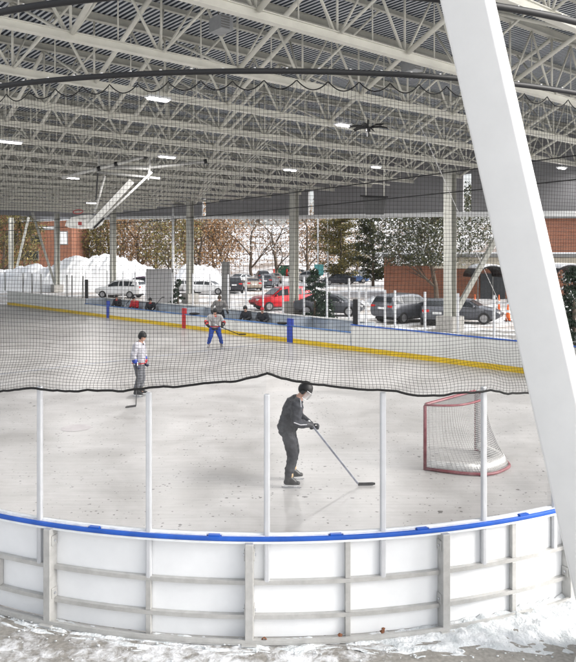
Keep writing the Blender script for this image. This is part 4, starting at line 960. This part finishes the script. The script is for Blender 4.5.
# arched awning with snow
def awning(px,lab,d=60,w=2.6):
    c=Q(px,277,d); t=thing('awning',lab,'awning',V((c.x,c.y,0))); o=t.location.copy(); b=MB(); s=MB(); rg=[];rs=[]
    for k in range(13):
        an=math.pi*k/12; x=-w/2*math.cos(an); z=.95*math.sin(an); rg.append([c+V((x,-1.2,z)),c+V((x*1.05,3.5,z)),c+V((x*1.0,3.5,z-.06)),c+V((x*.95,-1.2,z-.06))])
        if 3<=k<=10: rs.append([c+V((x*1.02,-1.1,z+.02)),c+V((x*1.02,3.3,z+.02)),c+V((x*1.02,3.3,z+.16)),c+V((x*1.02,-1.1,z+.16))])
    b.loft(rg); b.build('canopy',m_black,t,org=o,smooth=True); s.loft(rs); s.build('snow',m_snow,t,org=o,smooth=True)
    b=MB()
    for sx in(-1,1): b.tube([V((c.x+sx*w/2*.96,c.y-1.1,0)),c+V((sx*w/2*.96,-1.1,.05))],.05,8)
    b.build('post',m_grd,t,org=o)
awning(489,'black arched awning topped with snow left of the leaning column'); awning(566,'black arched awning topped with snow at the right edge',56)

# cones, delineators, dumpster, lamp poles, signs
def cone(px,py,h,lab):
    p=G(px,py); t=thing('traffic_cone',lab,'traffic cone',p,0,'orange traffic cones'); b=MB(); b.tube([p+V((0,0,.03)),p+V((0,0,h))],[.17 if h<1.2 else .10,.035],12); b.build('cone',m_cone,t,org=p,smooth=True); b=MB(); b.box(p+V((0,0,.015)),(.42,.42,.03)); b.build('base',m_black,t,org=p)
    b=MB(); k=.55; r=(.17 if h<1.2 else .10)*(1-k)+.035*k+.004; b.tube([p+V((0,0,h*.52)),p+V((0,0,h*.68))],[r+.008,r-.012],12); b.build('stripe',m_strip,t,org=p)
for x,y,h,l in ((475,311,1.2,'slim orange cone right of the dark grey car'),(483,318,.75,'short orange cone beside the slim one'),(499,314,1.3,'tall orange cone left of the leaning column'),(508,321,1.0,'orange cone touching the leaning column edge')): cone(x,y,h,l)
for x,l in ((274,'left red marker post behind the red car'),(287,'middle red marker post in front of the green bin'),(300,'right red marker post just right of the column')):
    p=G(x,277); b=MB(); b.tube([p,p+V((0,0,1.35)),p+V((0,0,1.5))],[.16,.16,.08],8); b.tube([p,p+V((0,0,.12))],.32,8); tag(b.build('marker_post',mat('marker_red',(.62,.04,.03),.5),None,org=p),l,'post','red marker posts')
p=G(286,277.5)+V((0,3,0)); t=thing('dumpster','dark green waste bin behind the red marker posts','bin',p); b=MB(); b.prism([p+V((x,0,z)) for x,z in((-1.9,.1),(1.9,.1),(2.1,1.9),(-2.1,2.1))],(0,1.8,0)); b.build('container',mat('bin_green',(.02,.10,.06),.6),t,org=p); b=MB(); b.prism([p+V((x,-.1,z)) for x,z in((-2.15,2.12),(2.15,1.92),(2.15,2.0),(-2.15,2.2))],(0,2,0)); b.build('lid',m_black,t,org=p)
for px,d,yt,yb,lab in ((173,62,205,300,'white lamp pole beside the grey screen'),(318,95,196,283,'thin white lamp pole above the small evergreen'),(328,98,196,283,'second thin white pole right of the lamp pole')):
    z1=CH+(HY-yt)*d/F; p=V(((px-CX)*d/F,d,0)); t=thing('lamp_post',lab,'lamp post',p,0); b=MB(); b.tube([p,p+V((0,0,z1))],[.13,.09],10); b.build('pole',m_strip,t,org=p,smooth=True); b=MB(); b.box(p+V((.5,0,z1+.05)),(1.0,.35,.14)); b.build('lamp_head',m_grd,t,org=p)
p=Q(319,270,94); t=thing('sign','small teal sign on the lamp pole','sign',V((p.x,p.y,0))); o=t.location.copy(); b=MB(); b.box(p,(1.2,.06,1.5)); b.build('board',mat('teal',(.08,.30,.30),.6),t,org=o); b=MB(); b.tube([V((p.x,p.y+.08,0)),V((p.x,p.y+.08,p.z))],.05,6); b.build('post',m_grd,t,org=o)

# ---------------------------------------------------------------- trees
L_or=leaf_mat('leaf_russet',(.17,.08,.03),(.28,.15,.06),(.40,.28,.16)); L_gr=leaf_mat('leaf_olive',(.06,.06,.02),(.14,.12,.04),(.28,.22,.08)); L_dk=leaf_mat('leaf_dark',(.02,.03,.015),(.045,.055,.022),(.10,.09,.04)); L_fir=leaf_mat('leaf_fir',(.012,.03,.018),(.025,.05,.03),(.05,.075,.045))
L_brn=leaf_mat('leaf_brown',(.12,.075,.045),(.22,.15,.10),(.36,.27,.20))
def quads(b,c,s,n=None):
    x=V((R.gauss(0,1),R.gauss(0,1),R.gauss(0,1))).normalized(); y=x.cross(V((R.gauss(0,1),R.gauss(0,1),R.gauss(0,1)))).normalized(); b.add([c-x*s,c+y*s*.45,c+x*s,c-y*s*.45],[(0,1,2,3)])
def tree(lab,p,h,wd,leaf,nleaf=1500,trunkfrac=.25,ls=.22,shape='round',snow=0,name='tree',density=1.0,group='trees beyond the parking lot',vol=.5):
    t=thing(name,lab,'tree',p,0,group); b=MB(); tips=[]
    def limb(a,d,L_,r,lev):
        pts=[a]; dd=d.copy(); 
        for k in range(4):
            dd=(dd+V((R.gauss(0,.13),R.gauss(0,.13),R.gauss(0,.07)+.04))).normalized(); pts.append(pts[-1]+dd*L_/4)
            if lev>0: tips.append((pts[-1],lev))
        b.tube(pts,[r,r*.85,r*.7,r*.55,r*.35],5 if lev else 8,cap=False)
        if lev<3:
            nb_=5 if lev==0 else 3
            for k in range(nb_):
                q=pts[1+int(R.random()*3.99) if lev else min(4,1+k%4)]; s=R.uniform(.6,1.1); an=R.uniform(0,6.28); 
                nd=(dd*.6+V((math.cos(an)*s,math.sin(an)*s,R.uniform(0,.5)))).normalized(); limb(q,nd,L_*R.uniform(.45,.68),r*.5,lev+1)
    if shape=='round':
        limb(p-V((0,0,.2)),V((0,0,1)),h*.62,h*.018+.05,0)
        b.build('trunk',m_bark,t,smooth=True,org=p)
        f=MB(); sn=MB(); nleaf=int(nleaf*(.5 if leaf is L_brn else 1.0 if leaf is L_or else 1.5))
        for k in range(nleaf):
            if R.random()<vol:
                for _ in range(9):
                    q=V((R.uniform(-1,1),R.uniform(-1,1),R.uniform(-1,1)))
                    if q.length<1 and mnoise.noise(V((q.x*2.6+p.x,q.y*2.6,q.z*2.6)))>-.05: break
                zc0=h*(trunkfrac+1)/2; c=p+V((q.x*wd*.52,q.y*wd*.52,zc0+q.z*h*(1-trunkfrac)/2)); quads(sn if R.random()<snow else f,c,ls*R.uniform(.6,1.3)); continue
            c,lev=R.choice(tips); c=c+V((R.gauss(0,1),R.gauss(0,1),R.gauss(0,.8)-.25))*wd*.10
            if c.z<h*trunkfrac: c.z=h*trunkfrac+R.random()*.8
            quads(sn if R.random()<snow else f,c,ls*R.uniform(.6,1.4))
    else:
        b.tube([p-V((0,0,.2)),p+V((0,0,h*.95))],[h*.016+.05,.03],7); b.build('trunk',m_bark,t,smooth=True,org=p)
        f=MB(); sn=MB(); nb=int(h*6)
        for i in range(nb):
            v=(i+R.random())/nb; z=h*(trunkfrac+(1-trunkfrac)*v)
            rr=wd*.5*((1-v)**.8*.95+.06) if shape=='cone' else wd*.5*(math.sin(math.pi*min(1,.12+v*.88))**.6*.9+.05)*R.uniform(.75,1.1)
            an=R.uniform(0,6.28); d=V((math.cos(an),math.sin(an),-.25 if shape=='cone' else .15))
            m=max(4,int(nleaf/nb))
            for k in range(m):
                u=R.random()**.7; c=p+V((0,0,z))+d*rr*u+V((R.gauss(0,1),R.gauss(0,1),R.gauss(0,.6)))*.10*wd*(.25+.25*u)
                quads(sn if R.random()<snow and u>.3 else f,c,ls*.9*R.uniform(.6,1.4))
    f.build('crown',leaf,t,org=p)
    if snow and sn.v: tag(sn.build('snow',m_snow,t,org=p),kind='stuff')
    return t
def TP(px,d): return V(((px-CX)*d/F,d,0))
tl=[('olive leafy tree at the left edge in front of brick',TP(3,95),12,5,L_gr,2600,'round',0),('olive leafy tree left of the brick building window',TP(27,97),12,4.6,L_gr,1700,'round',0),
('olive brown tree behind the hoop backboard',TP(101,112),13,8,L_gr,2400,'round',0),('russet tree right of the left brick building',TP(112,116),13,9,L_or,2400,'round',.04),('russet oak tree behind the grey screen',TP(140,110),14,10,L_or,3000,'round',.03),('olive and brown tree behind the lamp pole',TP(168,105),14,10,L_gr,3000,'round',.03),
('russet oak tree above the second snow pile',TP(200,112),14,10,L_or,3200,'round',.05),('russet oak tree above the black parked car',TP(226,116),14,10,L_or,2600,'round',.08),('bare brown tree above the beige car',TP(252,112),13,9,L_brn,2000,'round',.25),('bare snowy tree left of the grey column by the red car',TP(276,106),12,8,L_brn,1500,'round',.3),
('snow dusted brown tree right of the grey column',TP(306,118),14,9,L_brn,2200,'round',.12),('broad olive evergreen tree by the lamp poles',TP(341,97),11.5,8.5,L_gr,15000,'egg',.02),('tall dark evergreen tree left of the snowy conifer',TP(373,90),10.5,5.2,L_dk,11000,'egg',.03),
('snow dusted conifer behind the left end of the long brick building',TP(400,90),13,11,L_dk,4200,'egg',.22),('snow dusted conifer rising behind the long brick building and right column',TP(432,88),13,9,L_dk,3600,'egg',.22),('snow dusted conifer behind the long brick building, right of the right column',TP(470,90),13,10,L_dk,3200,'egg',.2),('spreading snow dusted tree in front of the right brick building, trunk behind the right column',TP(437,58),9.8,11,L_dk,11000,'round',.16),('russet tree far behind the lamp poles',TP(320,126),12,12,L_or,3000,'round',.1),('rust brown brushy tree far behind the grey screen',TP(156,122),12,13,L_brn,3200,'round',.06),('rust brown brushy tree far behind the snow piles',TP(214,124),12,13,L_or,3200,'round',.06),('low brown brushy tree left of the big snow pile crest',TP(112,124),12,12,L_brn,3000,'round',.04),
('brown leafy tree far behind the white car',TP(125,130),15,11,L_brn,2400,'round',.1),('brown leafy tree far left of the brick building',TP(-30,100),13,9,L_or,2000,'round',0),('brown tree far behind the olive tree',TP(355,130),14,11,L_brn,2200,'round',.15),('brown tree far behind the russet oaks',TP(185,138),16,12,L_brn,2200,'round',.15)]
for lab,p,h,wd,lf_,nl,sh,sn_ in tl: tree(lab,p,h,wd,lf_,nl,.32 if 'spreading' in lab else (.06 if wd>8 else .12) if sh=='round' else .08,.0018*p.y,sh,sn_*.8)
tree('small dark conical evergreen in front of the grey car',TP(315,44.5),3.1,2.7,L_fir,6000,.03,.09,'cone',.03,'evergreen_shrub',group='small evergreens'); tree('small dark evergreen beside the grey screen',TP(178,57.5),2.0,1.7,L_fir,3500,.03,.09,'cone',.05,'evergreen_shrub',group='small evergreens')
tree('dark fir with snow clumps at the right edge',TP(574,31),3.4,3.0,L_fir,8000,.03,.08,'cone',.10,'evergreen_shrub',group='small evergreens')

# ---------------------------------------------------------------- camera, light, world
cd=bpy.data.cameras.new('camera'); cam=bpy.data.objects.new('camera',cd); COL.objects.link(cam); S.camera=cam
cam.location=(0,0,CH); cam.rotation_euler=(rad(90),0,0); cd.sensor_fit='HORIZONTAL'; cd.sensor_width=36; cd.lens=36*F/576; cd.shift_y=-(331-HY)/576; cd.clip_end=2000; cd.clip_start=.05
EL,AZ=rad(32),rad(62)                           # sun from the right, slightly behind the viewer
sd=V((math.sin(rad(105))*math.cos(EL),math.cos(rad(105))*math.cos(EL),math.sin(EL)))
ld=bpy.data.lights.new('sun','SUN'); ld.energy=.55; ld.angle=rad(25); ld.color=(1,.96,.9); so=bpy.data.objects.new('sun',ld); COL.objects.link(so); so.rotation_euler=(-sd).to_track_quat('-Z','Y').to_euler(); so.location=(20,-10,30)
w=bpy.data.worlds.new('World'); S.world=w; w.use_nodes=True; t=w.node_tree; bg=t.nodes['Background']
sk=t.nodes.new('ShaderNodeTexSky'); sk.sky_type='NISHITA'; sk.sun_disc=False; sk.sun_elevation=EL; sk.sun_rotation=rad(105); sk.dust_density=4; sk.air_density=1.0
hs=t.nodes.new('ShaderNodeHueSaturation'); hs.inputs['Saturation'].default_value=.22; t.links.new(sk.outputs[0],hs.inputs['Color']); t.links.new(hs.outputs[0],bg.inputs[0]); bg.inputs[1].default_value=.15
S.view_settings.view_transform='Standard'; S.view_settings.look='None'; S.view_settings.exposure=1.24; S.view_settings.gamma=1; S.view_settings.use_curve_mapping=False
S.render.engine='CYCLES'; S.cycles.max_bounces=6; S.cycles.diffuse_bounces=4; S.cycles.glossy_bounces=3; S.cycles.transparent_max_bounces=16; S.cycles.transmission_bounces=4
